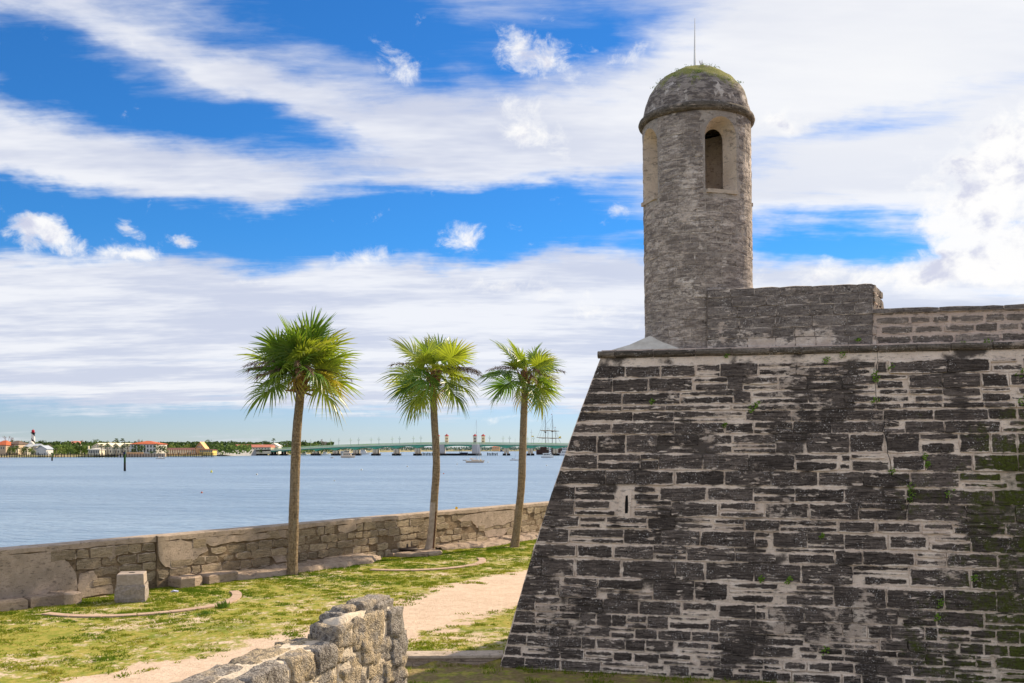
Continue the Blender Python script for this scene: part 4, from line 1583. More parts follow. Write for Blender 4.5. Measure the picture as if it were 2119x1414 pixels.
def rs_px(x0, y0, x1, y1, b0_=-0.02, b1_=0.22, pw=4.0, shear=0.0, name='stone', nz_=0.04, bm=0.0):
    """a stone whose face on the wall spans these pixels"""
    a0, zt1 = ruin_px(x0, y0, bm)
    a1, zb1 = ruin_px(x1, y1, bm)
    _, zt2 = ruin_px(x1, y0, bm)
    _, zb2_ = ruin_px(x0, y1, bm)
    boulder(name, a0, a1, b0_, b1_, min(zb1, zb2_) if shear == 0 else (zb1 + zb2_) / 2, (zt1 + zt2) / 2, MAT['ruin'], ruin, pw, nz_, 8, shear)


# capping stones of the low stretch: along the right edge, then along the back
sl = 0.10
edges_f = [-3.1, -2.45, -1.85, ruin_px(508, 1400)[0], ruin_px(598, 1370)[0], ruin_px(650, 1350)[0], a_step - 0.01]


def ztop(a):
    for i in range(len(prof) - 1):
        if prof[i][0] <= a <= prof[i + 1][0]:
            t = (a - prof[i][0]) / (prof[i + 1][0] - prof[i][0])
            return prof[i][1] + (prof[i + 1][1] - prof[i][1]) * t
    return prof[-1][1]


for i in range(len(edges_f) - 1):
    a0, a1 = edges_f[i] + 0.012, edges_f[i + 1] - 0.012
    zt1 = ztop((a0 + a1) / 2)
    last = i == len(edges_f) - 2
    boulder('cap_stone', a0, a1, -0.035, 0.155, zt1 - 0.20, zt1 + (0.02 if last else 0.035), MAT['ruin'], ruin, 8 if not last else 10, 0.04, 8, (ztop(a1) - ztop(a0)) / (a1 - a0))
eb = [-3.0, -2.2, -1.55, -0.75, -0.1, a_step]
for i in range(len(eb) - 1):
    a0, a1 = eb[i] + 0.01, eb[i + 1] - 0.01
    zt1 = ztop((a0 + a1) / 2)
    boulder('cap_stone', a0, a1, 0.205, 0.50, zt1 - 0.2, zt1 + 0.025, MAT['ruin'], ruin, 8.0, 0.04, 8, (ztop(a1) - ztop(a0)) / (a1 - a0))
# tan face stones below the cap
for (x0, y0, x1, y1) in ((594, 1386, 630, 1430), (632, 1352, 697, 1412), (560, 1412, 628, 1460), (664, 1396, 700, 1440), (610, 1432, 690, 1480), (700, 1440, 760, 1490)):
    rs_px(x0, y0, x1, y1, -0.012, 0.15, 6.0, name='face_stone', nz_=0.025)
# stub: stepped left shoulder, rugged face and far end
STUB = [   # face pixels, depth range, squareness, depth the pixels are read at
    (660, 1309, 700, 1334, 0.12, 0.34, 5, 0.22), (664, 1286, 706, 1312, 0.10, 0.32, 5, 0.20), (690, 1265, 734, 1292, 0.06, 0.28, 5, 0.14), (708, 1252, 756, 1276, 0.05, 0.26, 5, 0.12),
    (748, 1241, 802, 1272, 0.0, 0.24, 5, 0.04), (776, 1244, 814, 1278, -0.02, 0.22, 6, 0.0),
    (694, 1290, 734, 1330, -0.03, 0.24, 7, 0), (724, 1272, 786, 1330, -0.035, 0.24, 9, 0), (694, 1326, 726, 1362, -0.02, 0.24, 8, 0),
    (744, 1322, 764, 1342, -0.045, 0.2, 9, 0), (745, 1342, 765, 1370, -0.05, 0.2, 9, 0), (764, 1318, 808, 1362, -0.035, 0.24, 9, 0),
    (702, 1358, 744, 1386, -0.02, 0.24, 9, 0), (704, 1382, 752, 1420, -0.03, 0.24, 9, 0), (756, 1354, 792, 1392, -0.035, 0.24, 9, 0), (750, 1388, 812, 1432, -0.03, 0.24, 9, 0),
    (800, 1260, 826, 1312, -0.05, 0.24, 8, 0), (805, 1308, 833, 1366, -0.05, 0.24, 10, 0), (790, 1362, 834, 1396, -0.05, 0.24, 10, 0), (808, 1392, 836, 1440, -0.05, 0.24, 10, 0), (720, 1418, 790, 1470, -0.03, 0.24, 9, 0), (786, 1434, 836, 1490, -0.04, 0.24, 9, 0),
]
for (x0, y0, x1, y1, b0_, b1_, pw, bm_) in STUB:
    rs_px(x0 - 2, y0 - 2, x1 + 2, y1 + 2, b0_, b1_, pw * 1.5, name='stub_stone', nz_=0.05, bm=bm_)

# ------------------------------------------------------------------ palms
def leaf_mat(name, a, b2, dead=0.0):
    m, n = newmat(name)
    tc = n.new('ShaderNodeTexCoord').outputs['Object']
    rnd = n.new('ShaderNodeObjectInfo').outputs['Random']
    x, y, z = n.sep(tc)
    col = n.mix(n.ramp(n.m('ADD', n.m('MULTIPLY', rnd, 0.8), n.m('MULTIPLY', n.noise(tc, 5.0, 3, 0.6), 0.5)), 0.2, 1.0), a, b2)
    # tips dry out first
    col = n.mix(n.m('MULTIPLY', n.ramp(y, 1.35, 2.0), n.ramp(rnd, 0.35, 0.95)), col, (0.30, 0.25, 0.07))
    out = n.new('ShaderNodeOutputMaterial')
    d = n.new('ShaderNodeBsdfPrincipled')
    n.put(d.inputs['Base Color'], col)
    d.inputs['Roughness'].default_value = 0.42
    d.inputs['Specular IOR Level'].default_value = 0.45
    t = n.new('ShaderNodeBsdfTranslucent')
    n.put(t.inputs['Color'], n.mix(1.0, col, (1.5, 1.6, 0.7, 1), 'MULTIPLY'))
    ms = n.new('ShaderNodeMixShader')
    ms.inputs[0].default_value = 0.36
    n.l.new(d.outputs[0], ms.inputs[1])
    n.l.new(t.outputs[0], ms.inputs[2])
    n.l.new(ms.outputs[0], out.inputs['Surface'])
    return m


MAT['frond'] = leaf_mat('palm_green', (0.10, 0.185, 0.028), (0.33, 0.37, 0.05))
MAT['frond_yellow'] = leaf_mat('palm_yellow', (0.36, 0.30, 0.05), (0.30, 0.22, 0.05))
MAT['boot'] = plain('palm_boot', (0.30, 0.17, 0.085), (0.16, 0.085, 0.045), 9.0, bs=0.6, bscale=60, rnd=0.25)
MAT['stalk'] = plain('flower_stalk', (0.24, 0.155, 0.10), (0.14, 0.09, 0.065), 9.0)
tm, n = newmat('palm_trunk')
tc = n.new('ShaderNodeTexCoord').outputs['Object']
f1 = n.noise(n.scale(tc, (1, 1, 0.35)), 22.0, 5, 0.7)
f2 = n.noise(n.scale(tc, (1, 1, 0.15)), 5.0, 4, 0.6)
f3 = n.noise(n.scale(tc, (1, 1, 6)), 3.0, 3, 0.6)
col = n.mix(n.ramp(f1, 0.36, 0.64), (0.42, 0.32, 0.20), (0.20, 0.145, 0.09))
col = n.mix(n.ramp(n.noise(n.scale(tc, (0.6, 0.6, 9)), 2.2, 3, 0.6), 0.5, 0.66, 0, 0.55), col, (0.13, 0.095, 0.06))
col = n.mix(n.ramp(f2, 0.5, 0.7, 0, 0.6), col, (0.33, 0.275, 0.20))
col = n.mix(n.ramp(f1, 0.62, 0.72), col, (0.05, 0.035, 0.022))
principled(n, col, 0.95, 0.1, bump(n, n.m('ADD', f1, n.m('MULTIPLY', f3, 0.5)), 1.0, 0.09))
MAT['trunk'] = tm
MAT['bare_wood'] = plain('bare_grey_wood', (0.47, 0.40, 0.33), (0.35, 0.29, 0.23), 5.0, bs=0.3)
MAT['red_bark'] = plain('red_brown_bark', (0.17, 0.085, 0.05), (0.09, 0.045, 0.03), 8.0, bs=0.6)


def frond_mesh(seed, mat, L=0.92, pet=0.72, droop=0.5, n_=46, spread=132):
    rf = random.Random(seed)
    mb = MB()
    # stalk
    pts = [Vector((0, pet * t, 0.10 * math.sin(t * math.pi) - 0.02 * t)) for t in (0, .33, .66, 1)]
    mb.tube(pts, [0.03, 0.02, 0.016, 0.014], 4, cap=False)
    end = pts[-1]
    clen = 0.36 * L

    def costa(c):
        return end + Vector((0, clen * c, -0.22 * L * c * c * (0.5 + droop)))

    for i in range(n_):
        th = R(-spread + 2 * spread * i / (n_ - 1)) + rf.uniform(-.03, .03)
        c_ = max(0.0, 1 - abs(th) / R(spread)) ** 0.9
        st = costa(c_)
        ln = L * (0.72 + 0.30 * math.cos(th * 0.8)) * rf.uniform(0.88, 1.08)
        d = Vector((math.sin(th), math.cos(th), 0.22 * abs(math.sin(th)) - 0.30 * c_))
        d.normalize()
        side = Vector((math.cos(th), -math.sin(th), 0)) 
        dr = droop * rf.uniform(0.6, 1.35)
        kink = rf.uniform(0.42, 0.72)
        lat = rf.uniform(-0.05, 0.05)
        secs = []
        for t, wk in ((0, .30), (.28, .95), (.52, 1.0), (.76, .62), (1.0, .06)):
            p = st + d * (ln * t)
            p = p + Vector((0, 0, -dr * ln * (0.28 * t * t + 0.95 * max(0, t - kink) ** 1.35))) + side * (lat * t * t * ln * 2)
            wd = 0.031 * wk * L
            tilt = Vector((0, 0, 0.35 * wd * (1 if i % 2 else -1)))
            secs.append((p - side * wd + tilt, p + side * wd - tilt))
        vs = [q for s_ in secs for q in s_]
        mb.add(vs, [(2 * k, 2 * k + 1, 2 * k + 3, 2 * k + 2) for k in range(4)])
    me = bpy.data.meshes.new('frond')
    me.from_pydata([tuple(v) for v in mb.v], [], mb.f)
    me.materials.append(mat)
    me.update()
    return me


FRONDS = [frond_mesh(100 + i, MAT['frond'], L=(0.92, 0.98, 0.88, 0.95)[i % 4], droop=(0.18, 0.34, 0.52, 0.7, 0.9, 1.1)[i % 6]) for i in range(12)]
FRONDS_Y = [frond_mesh(200 + i, MAT['frond_yellow'], L=0.85, droop=1.1, n_=34) for i in range(3)]


def stalk_mesh(seed, L):
    rf = random.Random(seed)
    mb = MB()
    pts = [Vector((0, L * t, -0.55 * L * t * t)) for t in (0, .25, .5, .75, 1)]
    mb.tube(pts, [0.014, 0.011, 0.009, 0.006, 0.003], 4, cap=False)
    for k in range(110):
        t = rf.uniform(0.35, 1)
        p = Vector((0, L * t, -0.55 * L * t * t))
        e_ = p + Vector((rf.uniform(-.16, .16), rf.uniform(-.02, .18), rf.uniform(-.28, .04)))
        m_ = (p + e_) / 2 + Vector((0, 0, 0.03))
        s_ = Vector((0.009, 0.006, 0))
        mb.add([p - s_, p + s_, m_ + s_, m_ - s_, e_], [(0, 1, 2, 3), (3, 2, 4)])
    me = bpy.data.meshes.new('flower_stalk')
    me.from_pydata([tuple(v) for v in mb.v], [], mb.f)
    me.materials.append(MAT['stalk'])
    return me


STALKS = [stalk_mesh(i, 1.5) for i in range(4)]
boot_mb = MB()
boot_mb.add([(-.05, 0, 0), (.05, 0, 0), (.045, .18, .03), (-.045, .18, .03), (.03, .36, .05), (-.03, .36, .05), (0, 0, -.04), (0, .18, -.02), (0, .36, .02)],
            [(0, 1, 2, 3), (3, 2, 4, 5), (1, 6, 7, 2), (2, 7, 8, 4), (6, 0, 3, 7), (7, 3, 5, 8), (4, 8, 5)])
boot_me = bpy.data.meshes.new('leaf_boot')
boot_me.from_pydata([tuple(v) for v in boot_mb.v], [], boot_mb.f)
boot_me.materials.append(MAT['boot'])


def orient(d, roll=0.0):
    d = d.normalized()
    x = d.cross(Vector((0, 0, 1)))
    if x.length < 0.05:
        x = Vector((1, 0, 0))
    x.normalize()
    z = x.cross(d)
    m_ = Matrix((x, d, z)).transposed().to_4x4()
    return m_ @ Matrix.Rotation(roll, 4, 'Y')


def palm(base_px, spine_px, rad, crown, seed, label, nf=23, boots=30, flare=None, z_boot=0.55, elev=(88, -42)):
    """trunk along a line of photo pixels at its own distance, boots, fan leaves, flower stalks"""
    rp = random.Random(seed)
    b_ = G(*base_px)
    Y = b_.y
    o = thing('palm_tree', b_, label, 'palm', 'cabbage palms along the sea wall')
    sp = [P(x, y, Y) for x, y in spine_px]
    sp[0].z = 0.05
    # smooth spine
    pts, rads = [], []
    for i in range(len(sp) - 1):
        for k in range(14):
            t = k / 14
            p0, p1, p2, p3 = sp[max(i - 1, 0)], sp[i], sp[i + 1], sp[min(i + 2, len(sp) - 1)]
            pts.append(0.5 * ((2 * p1) + (p2 - p0) * t + (2 * p0 - 5 * p1 + 4 * p2 - p3) * t * t + (3 * p1 - p0 - 3 * p2 + p3) * t ** 3))
    pts.append(sp[-1])
    H = pts[-1].z
    for p in pts:
        f = p.z / H
        rads.append(rad * (1.0 - 0.18 * f) * (1 + (0.35 * max(0, 1 - p.z / 0.9) ** 2)))
    mb = MB().tube(pts, rads, 20)
    for i, v in enumerate(mb.v):
        ring = min(i // 20, len(pts) - 1)
        c_ = pts[ring]
        dirv = Vector((v.x - c_.x, v.y - c_.y, 0))
        k = 1 + 0.07 * noise.noise(Vector((v.x * 3, v.y * 3, v.z * 1.2))) + 0.05 * noise.noise(v * 7)
        if flare and c_.z < 1.6:
            k += 0.5 * max(0, 1 - c_.z / 1.5) * max(0, (dirv.normalized().dot(Vector(flare)))) if dirv.length > 0 else 0
        v.x, v.y = c_.x + dirv.x * k, c_.y + dirv.y * k
    mb.build('trunk', MAT['trunk'], o, smooth=True)
    head = pts[-1]
    # boots: crossed stubs of old leaf stalks
    for i in range(boots):
        f = i / boots
        a = i * 2.39996
        z_ = head.z - 0.12 + z_boot * f
        low = f < 0.25
        r_ = rads[-1] * (0.95 + 0.35 * math.sin(f * 3.1))
        d = Vector((math.cos(a), math.sin(a), rp.uniform(-0.55, 0.25) if low else rp.uniform(1.0, 2.4)))
        m_ = Matrix.Translation((head.x + r_ * math.cos(a), head.y + r_ * math.sin(a), z_)) @ orient(d, rp.uniform(-.6, .6)) @ Matrix.Diagonal((1.3, rp.uniform(0.85, 1.4), 1.3, 1))
        q = link('leaf_boot', boot_me, o)
        q.matrix_world = m_
        q.matrix_parent_inverse = Matrix.Translation(o.location).inverted()
        q.matrix_basis = m_
    mb = MB().tube([head + Vector((0, 0, -0.1)), head + Vector((0, 0, z_boot * .5)), head + Vector((0, 0, z_boot + 0.35))], [rads[-1] * 1.0, rads[-1] * 1.25, rads[-1] * 0.5], 12)
    mb.build('crown_shaft', MAT['boot'], o, smooth=True)
    # leaves
    ctr = head + Vector((0, 0, z_boot + 0.05))
    for i in range(nf):
        f = (i + 0.5) / nf
        e0, e1 = elev
        ee = R(e0 + (e1 - e0) * f ** 0.92 + rp.uniform(-9, 9))
        a = i * 2.39996 + rp.uniform(-.35, .35)
        d = Vector((math.cos(a) * math.cos(ee), math.sin(a) * math.cos(ee), math.sin(ee)))
        old = f > 0.84
        if old and rp.random() < 0.4:
            me = rp.choice(FRONDS_Y)
        else:
            me = FRONDS[(rp.randrange(2) * 6 + int(min(5, 0.6 + f * 5.2)) ) % 12]
        k = crown * rp.uniform(0.78, 1.14)
        m_ = Matrix.Translation(ctr + Vector((0.1 * math.cos(a), 0.1 * math.sin(a), -0.35 * f))) @ orient(d, rp.uniform(-1.1, 1.1)) @ Matrix.Diagonal((k, k, k, 1))
        q = link('frond', me, o)
        q.matrix_basis = m_
    for i in range(9):
        a = rp.uniform(0, 6.28)
        d = Vector((math.cos(a), math.sin(a), rp.uniform(0.15, 0.6)))
        q = link('flower_stalk', rp.choice(STALKS), o)
        q.matrix_basis = Matrix.Translation(ctr) @ orient(d, rp.uniform(-.3, .3)) @ Matrix.Diagonal((1, crown * 1.15, 1, 1))
    return o, pts, rads


palm((606, 1190), [(604, 1196), (607, 1100), (610, 1000), (614, 900), (620, 832), (622, 806)], 0.200, 1.10, 31, 'thick cabbage palm with the fullest crown, nearest the granite block', nf=40, boots=34, z_boot=0.66, elev=(84, -8))
pb, pbp, pbr = palm((893, 1143), [(890, 1148), (895, 1095), (899, 1030), (903, 960), (900, 890), (897, 830), (897, 800)], 0.190, 1.18, 47, 'cabbage palm with a bare grey strip on its lower trunk, between two others', nf=23, boots=30, flare=(-0.95, -0.3, 0), z_boot=0.6, elev=(80, -38))
palm((1067, 1132), [(1064, 1138), (1072, 1075), (1079, 1000), (1082, 920), (1085, 835), (1086, 794)], 0.200, 1.04, 58, 'leaning cabbage palm closest to the dark bastion', nf=22, boots=18, z_boot=0.45, elev=(84, -44))
# bare strip where bark has gone, with the red-brown edge beside it
for (a0, a1, zz0, zz1, mt, nm_) in ((-2.75, -1.15, 0.25, 2.6, 'bare_wood', 'bare_strip'), (-1.12, -0.72, 0.2, 2.1, 'red_bark', 'torn_bark')):
    mb = MB()
    rows_ = [(p, r_) for p, r_ in zip(pbp, pbr) if zz0 < p.z < zz1]
    for p, r_ in rows_:
        for k in range(7):
            a = a0 + (a1 - a0) * k / 6
            fl = 0.5 * max(0, 1 - p.z / 1.5) * max(0, math.cos(a) * -0.95 + math.sin(a) * -0.3)
            mb.v.append(Vector((p.x + (r_ * (1.08 + fl)) * math.cos(a), p.y + (r_ * (1.08 + fl)) * math.sin(a), p.z)))
    for i in range(len(rows_) - 1):
        for k in range(6):
            mb.f.append((i * 7 + k, i * 7 + k + 1, i * 7 + 8 + k, i * 7 + 7 + k))
    mb.build(nm_, MAT[mt], pb, smooth=True)

# ------------------------------------------------------------------ grass, weeds and litter
gm2, n = newmat('grass_blade')
tint = n.new('ShaderNodeAttribute', attribute_name='tint').outputs['Fac']
col = n.mix(n.ramp(tint, 0.0, 0.5, 0, 1, False), (0.10, 0.17, 0.018), (0.23, 0.25, 0.03))
col = n.mix(n.ramp(tint, 0.5, 1.0, 0, 1, False), col, (0.40, 0.31, 0.09))
out = n.new('ShaderNodeOutputMaterial')
d_ = n.new('ShaderNodeBsdfDiffuse')
t_ = n.new('ShaderNodeBsdfTranslucent')
n.put(d_.inputs['Color'], col)
n.put(t_.inputs['Color'], n.mix(1.0, col, (1.15, 1.2, 0.7, 1), 'MULTIPLY'))
ms = n.new('ShaderNodeMixShader')
ms.inputs[0].default_value = 0.4
n.l.new(d_.outputs[0], ms.inputs[1])
n.l.new(t_.outputs[0], ms.inputs[2])
n.l.new(ms.outputs[0], out.inputs['Surface'])
rg = random.Random(9)
gvv, gff, gt = [], [], []
count = 0
for _ in range(100000):
    s = rg.uniform(-4, 36)
    t = 0.1 + 20 * rg.random() ** 1.25
    x = SWA.x + SWD.x * s + SWN.x * t
    y = SWA.y + SWD.y * s + SWN.y * t
    if y < 19 or x > y * 0.03 + 0.6 or x < -y * 0.56:
        continue
    if y < 22.4 and x > -4.4:
        continue
    v = Vector((x, y, 0))
    dn = 0.7 * noise.noise(v * 0.8) + 1.0 * noise.noise(v * 2.6 + Vector((4, 1, 0))) + 0.30 * noise.noise(v * 0.22 + Vector((1, 8, 0)))
    lush = sstep(8.0, 2.5, t) * 0.35 - 0.12 + 0.004 * (x + 12) 
    sd = path_sd(x, y) if t > 2 else -9
    if dn + lush - max(0, (sd + 0.35 - 1.3 * noise.noise(v * 0.8 + Vector((5, 5, 0))))) * 1.6 < 0.06 + rg.uniform(-.25, .25):
        continue
    z = ground_z(x, y)
    yel = min(1, max(0, 0.45 + 0.5 * noise.noise(v * 0.6 + Vector((9, 2, 0))) - (dn - 0.1) * 0.45 - lush * .9 + rg.uniform(-.12, .12)))
    hh = 0.03 + 0.045 * max(0, dn)
    for k in range(5):
        a = rg.uniform(0, 6.28)
        r_ = rg.uniform(0, 0.11)
        px_, py_ = x + r_ * math.cos(a), y + r_ * math.sin(a)
        a2 = rg.uniform(0, 6.28)
        wx_, wy_ = math.cos(a2) * 0.016, math.sin(a2) * 0.016
        lx, ly = rg.uniform(-.05, .05), rg.uniform(-.05, .05)
        b0_ = len(gvv)
        gvv += [(px_ - wx_, py_ - wy_, z - .005), (px_ + wx_, py_ + wy_, z - .005), (px_ + lx, py_ + ly, z + hh * rg.uniform(.6, 1.3))]
        gff.append((b0_, b0_ + 1, b0_ + 2))
        q = min(1, max(0, yel + rg.uniform(-.1, .1)))
        gt += [q, q, q]
    count += 1
# sparse blades on the moat floor, thicker against the walls
for _ in range(2600):
    x, y = rg.uniform(-3.8, 6.0), rg.uniform(18.5, 22.2)
    ed_ = (x - C0.x) * NF.x + (y - C0.y) * NF.y
    if ed_ < 0.02 or noise.noise(Vector((x * 1.3, y * 1.3, 5))) + rg.uniform(-.2, .2) - 0.25 + 0.5 * sstep(0.5, 0.05, ed_) < 0:
        continue
    for k in range(6):
        a2 = rg.uniform(0, 6.28)
        wx_, wy_ = math.cos(a2) * 0.010, math.sin(a2) * 0.010
        x2, y2 = x + rg.uniform(-.08, .08), y + rg.uniform(-.05, .05)
        b0_ = len(gvv)
        gvv += [(x2 - wx_, y2 - wy_, -.01), (x2 + wx_, y2 + wy_, -.01), (x2 + rg.uniform(-.05, .05), y2 + rg.uniform(-.04, .04), rg.uniform(.03, .10))]
        gff.append((b0_, b0_ + 1, b0_ + 2))
        q = rg.uniform(0, .5)
        gt += [q, q, q]
grass_o = obj('grass', gvv, gff, gm2)
at = grass_o.data.attributes.new('tint', 'FLOAT', 'POINT')
at.data.foreach_set('value', gt)
tag(grass_o, 'short patchy grass growing over the lawn and moat floor', 'grass', None, 'stuff')


def tuft(name, px, py, r_, h_, nb, label, z=None):
    c_ = G(px, py)
    mb = MB()
    for _ in range(nb):
        a, q = rg.uniform(0, 6.28), r_ * rg.random() ** .7
        p = c_ + Vector((q * math.cos(a), q * math.sin(a), -0.01))
        e_ = p + Vector((rg.uniform(-.08, .08), rg.uniform(-.08, .08), h_ * rg.uniform(.5, 1.2)))
        s_ = Vector((math.sin(a), math.cos(a), 0)) * 0.018
        mb.add([p - s_, p + s_, (p + e_) / 2 + s_ * .9, (p + e_) / 2 - s_ * .9, e_], [(0, 1, 2, 3), (3, 2, 4)])
    return tag(mb.build(name, MAT['weed']), label, 'weed')


tuft('green_weed', 461, 1257, 0.20, 0.2, 90, 'dark green weed clump beside the long curved kerb')
tuft('green_weed', 420, 1273, 0.24, 0.10, 70, 'flat green weed patch outside the curved kerb')
tuft('green_weed', 767, 1157, 0.2, 0.16, 70, 'bright green weed between footing stones and the round slab')
MAT['yellow'] = plain('yellow_petal', (0.85, 0.60, 0.02), (0.8, 0.5, 0.02))
s_, z_ = sw_px(948, 1060)
fl = thing('yellow_flower', sw(s_, SWH, -0.1), 'small yellow flower growing on top of the sea wall', 'flower')
c_ = sw(s_, SWH + 0.02, -0.1)
MB().tube([c_, c_ + Vector((0, 0, 0.07))], 0.008, 5).build('stem', MAT['weed'], fl)
mb = MB()
for k in range(8):
    a = k * math.pi / 4
    q = c_ + Vector((0, 0, 0.10))
    u_ = Vector((math.cos(a), -0.3, math.sin(a)))
    v_ = Vector((-math.sin(a), -0.3, math.cos(a)))
    mb.add([q, q + u_ * 0.05 + v_ * 0.02, q + u_ * 0.09, q + u_ * 0.05 - v_ * 0.02], [(0, 1, 2, 3)])
mb.build('petals', MAT['yellow'], fl)
MAT['paper'] = plain('litter', (0.6, 0.62, 0.75), (0.45, 0.48, 0.7))
lc = G(361, 1226)
tag(MB().add([lc + Vector(v) for v in ((-.14, 0, .02), (0, -.05, .05), (.14, -.02, .03), (.1, .1, .04), (-.05, .09, .07), (-.14, 0, -.0), (.14, -.02, 0))], [(0, 1, 4), (1, 2, 3, 4), (0, 5, 6, 2, 1)]).build('litter', MAT['paper']), 'scrap of pale litter on the ground beside the block', 'litter')

# ------------------------------------------------------------------ far shore
def far_d(wl):
    return FPX * (EYE - WZ) / (wl - HY)


MAT['bank'] = plain('shore_bank', (0.30, 0.24, 0.14), (0.16, 0.17, 0.06), 0.05, rnd=0)
MAT['cream'] = plain('cream_wall', (0.76, 0.68, 0.50), (0.70, 0.62, 0.46), 0.3)
MAT['white'] = plain('white_wall', (0.70, 0.67, 0.61), (0.62, 0.59, 0.54), 0.3)
MAT['peach'] = plain('peach_wall', (0.80, 0.46, 0.22), (0.72, 0.40, 0.19), 0.3)
MAT['yellow_wall'] = plain('yellow_wall', (0.82, 0.56, 0.16), (0.76, 0.52, 0.15), 0.3)
MAT['red_roof'] = plain('red_tile_roof', (0.50, 0.13, 0.05), (0.42, 0.10, 0.045), 0.5)
MAT['pink_roof'] = plain('pink_tile_roof', (0.52, 0.20, 0.14), (0.45, 0.16, 0.11), 0.5)
MAT['brown_roof'] = plain('brown_roof', (0.16, 0.11, 0.085), (0.11, 0.08, 0.065), 0.5)
MAT['maroon_roof'] = plain('maroon_roof', (0.20, 0.09, 0.075), (0.16, 0.07, 0.06), 0.5)
MAT['grey_roof'] = plain('grey_metal_roof', (0.42, 0.46, 0.52), (0.36, 0.40, 0.46), 0.5, rough=0.5)
MAT['window'] = plain('window_glass', (0.03, 0.035, 0.045), (0.02, 0.025, 0.03), 1.0, rough=0.15, spec=0.5)
MAT['tan_wall'] = plain('tan_wall', (0.55, 0.43, 0.32), (0.48, 0.37, 0.27), 0.3)
MAT['wood'] = plain('dock_wood', (0.16, 0.12, 0.085), (0.08, 0.062, 0.05), 0.6)
MAT['darkwood'] = plain('wet_timber', (0.035, 0.032, 0.032), (0.02, 0.02, 0.02), 0.6)
MAT['concrete'] = plain('grey_concrete', (0.52, 0.49, 0.47), (0.44, 0.42, 0.40), 0.2)
MAT['beige'] = plain('beige_concrete', (0.72, 0.61, 0.46), (0.64, 0.54, 0.40), 0.3)
MAT['boat_white'] = plain('boat_white', (0.80, 0.79, 0.77), (0.74, 0.73, 0.71), 0.5, rough=0.4)
MAT['boat_cream'] = plain('boat_cream', (0.74, 0.60, 0.46), (0.70, 0.57, 0.44), 0.5, rough=0.4)
MAT['spar'] = plain('spar', (0.45, 0.43, 0.42), (0.38, 0.36, 0.36), 0.5, rough=0.5)
MAT['navy'] = plain('navy_canvas', (0.03, 0.04, 0.09), (0.02, 0.03, 0.07), 1.0)
MAT['green_steel'] = plain('green_steel', (0.12, 0.44, 0.29), (0.10, 0.38, 0.25), 0.4, rough=0.6)
MAT['pale_green'] = plain('pale_green_rail', (0.52, 0.66, 0.42), (0.46, 0.60, 0.39), 0.4)
MAT['pale_fascia'] = plain('pale_fascia', (0.70, 0.74, 0.56), (0.64, 0.68, 0.52), 0.4)

shore = [(-1100, 948), (-300, 947.5), (0, 947), (100, 946.5), (250, 946), (340, 944.5), (440, 943.5), (545, 942.3), (640, 940), (760, 936.6), (900, 934.6), (1100, 934), (1500, 934), (2300, 934)]
mb = MB()
for px, wl in shore:
    D = far_d(wl)
    for dd, z in ((0, WZ - 0.5), (0, WZ + 0.05), (2.5, 0.1), (9, 0.75), (3500, 0.9)):
        p = P(px, HY, D + dd)
        mb.v.append(Vector((p.x, p.y, z)))
for i in range(len(shore) - 1):
    for k in range(4):
        mb.f.append((i * 5 + k, i * 5 + 5 + k, i * 5 + 6 + k, i * 5 + 1 + k))
tag(mb.build('far_shore', MAT['bank']), 'low far shore across the bay', None, None, 'structure')
SZ = 0.75


def box_px(mb, x0, x1, yb, yt, D, dm):
    a, b2 = P(x0, yb, D), P(x1, yt, D)
    mb.box(((a.x + b2.x) / 2, D + dm / 2, (a.z + b2.z) / 2), (b2.x - a.x, dm, b2.z - a.z))
    return mb


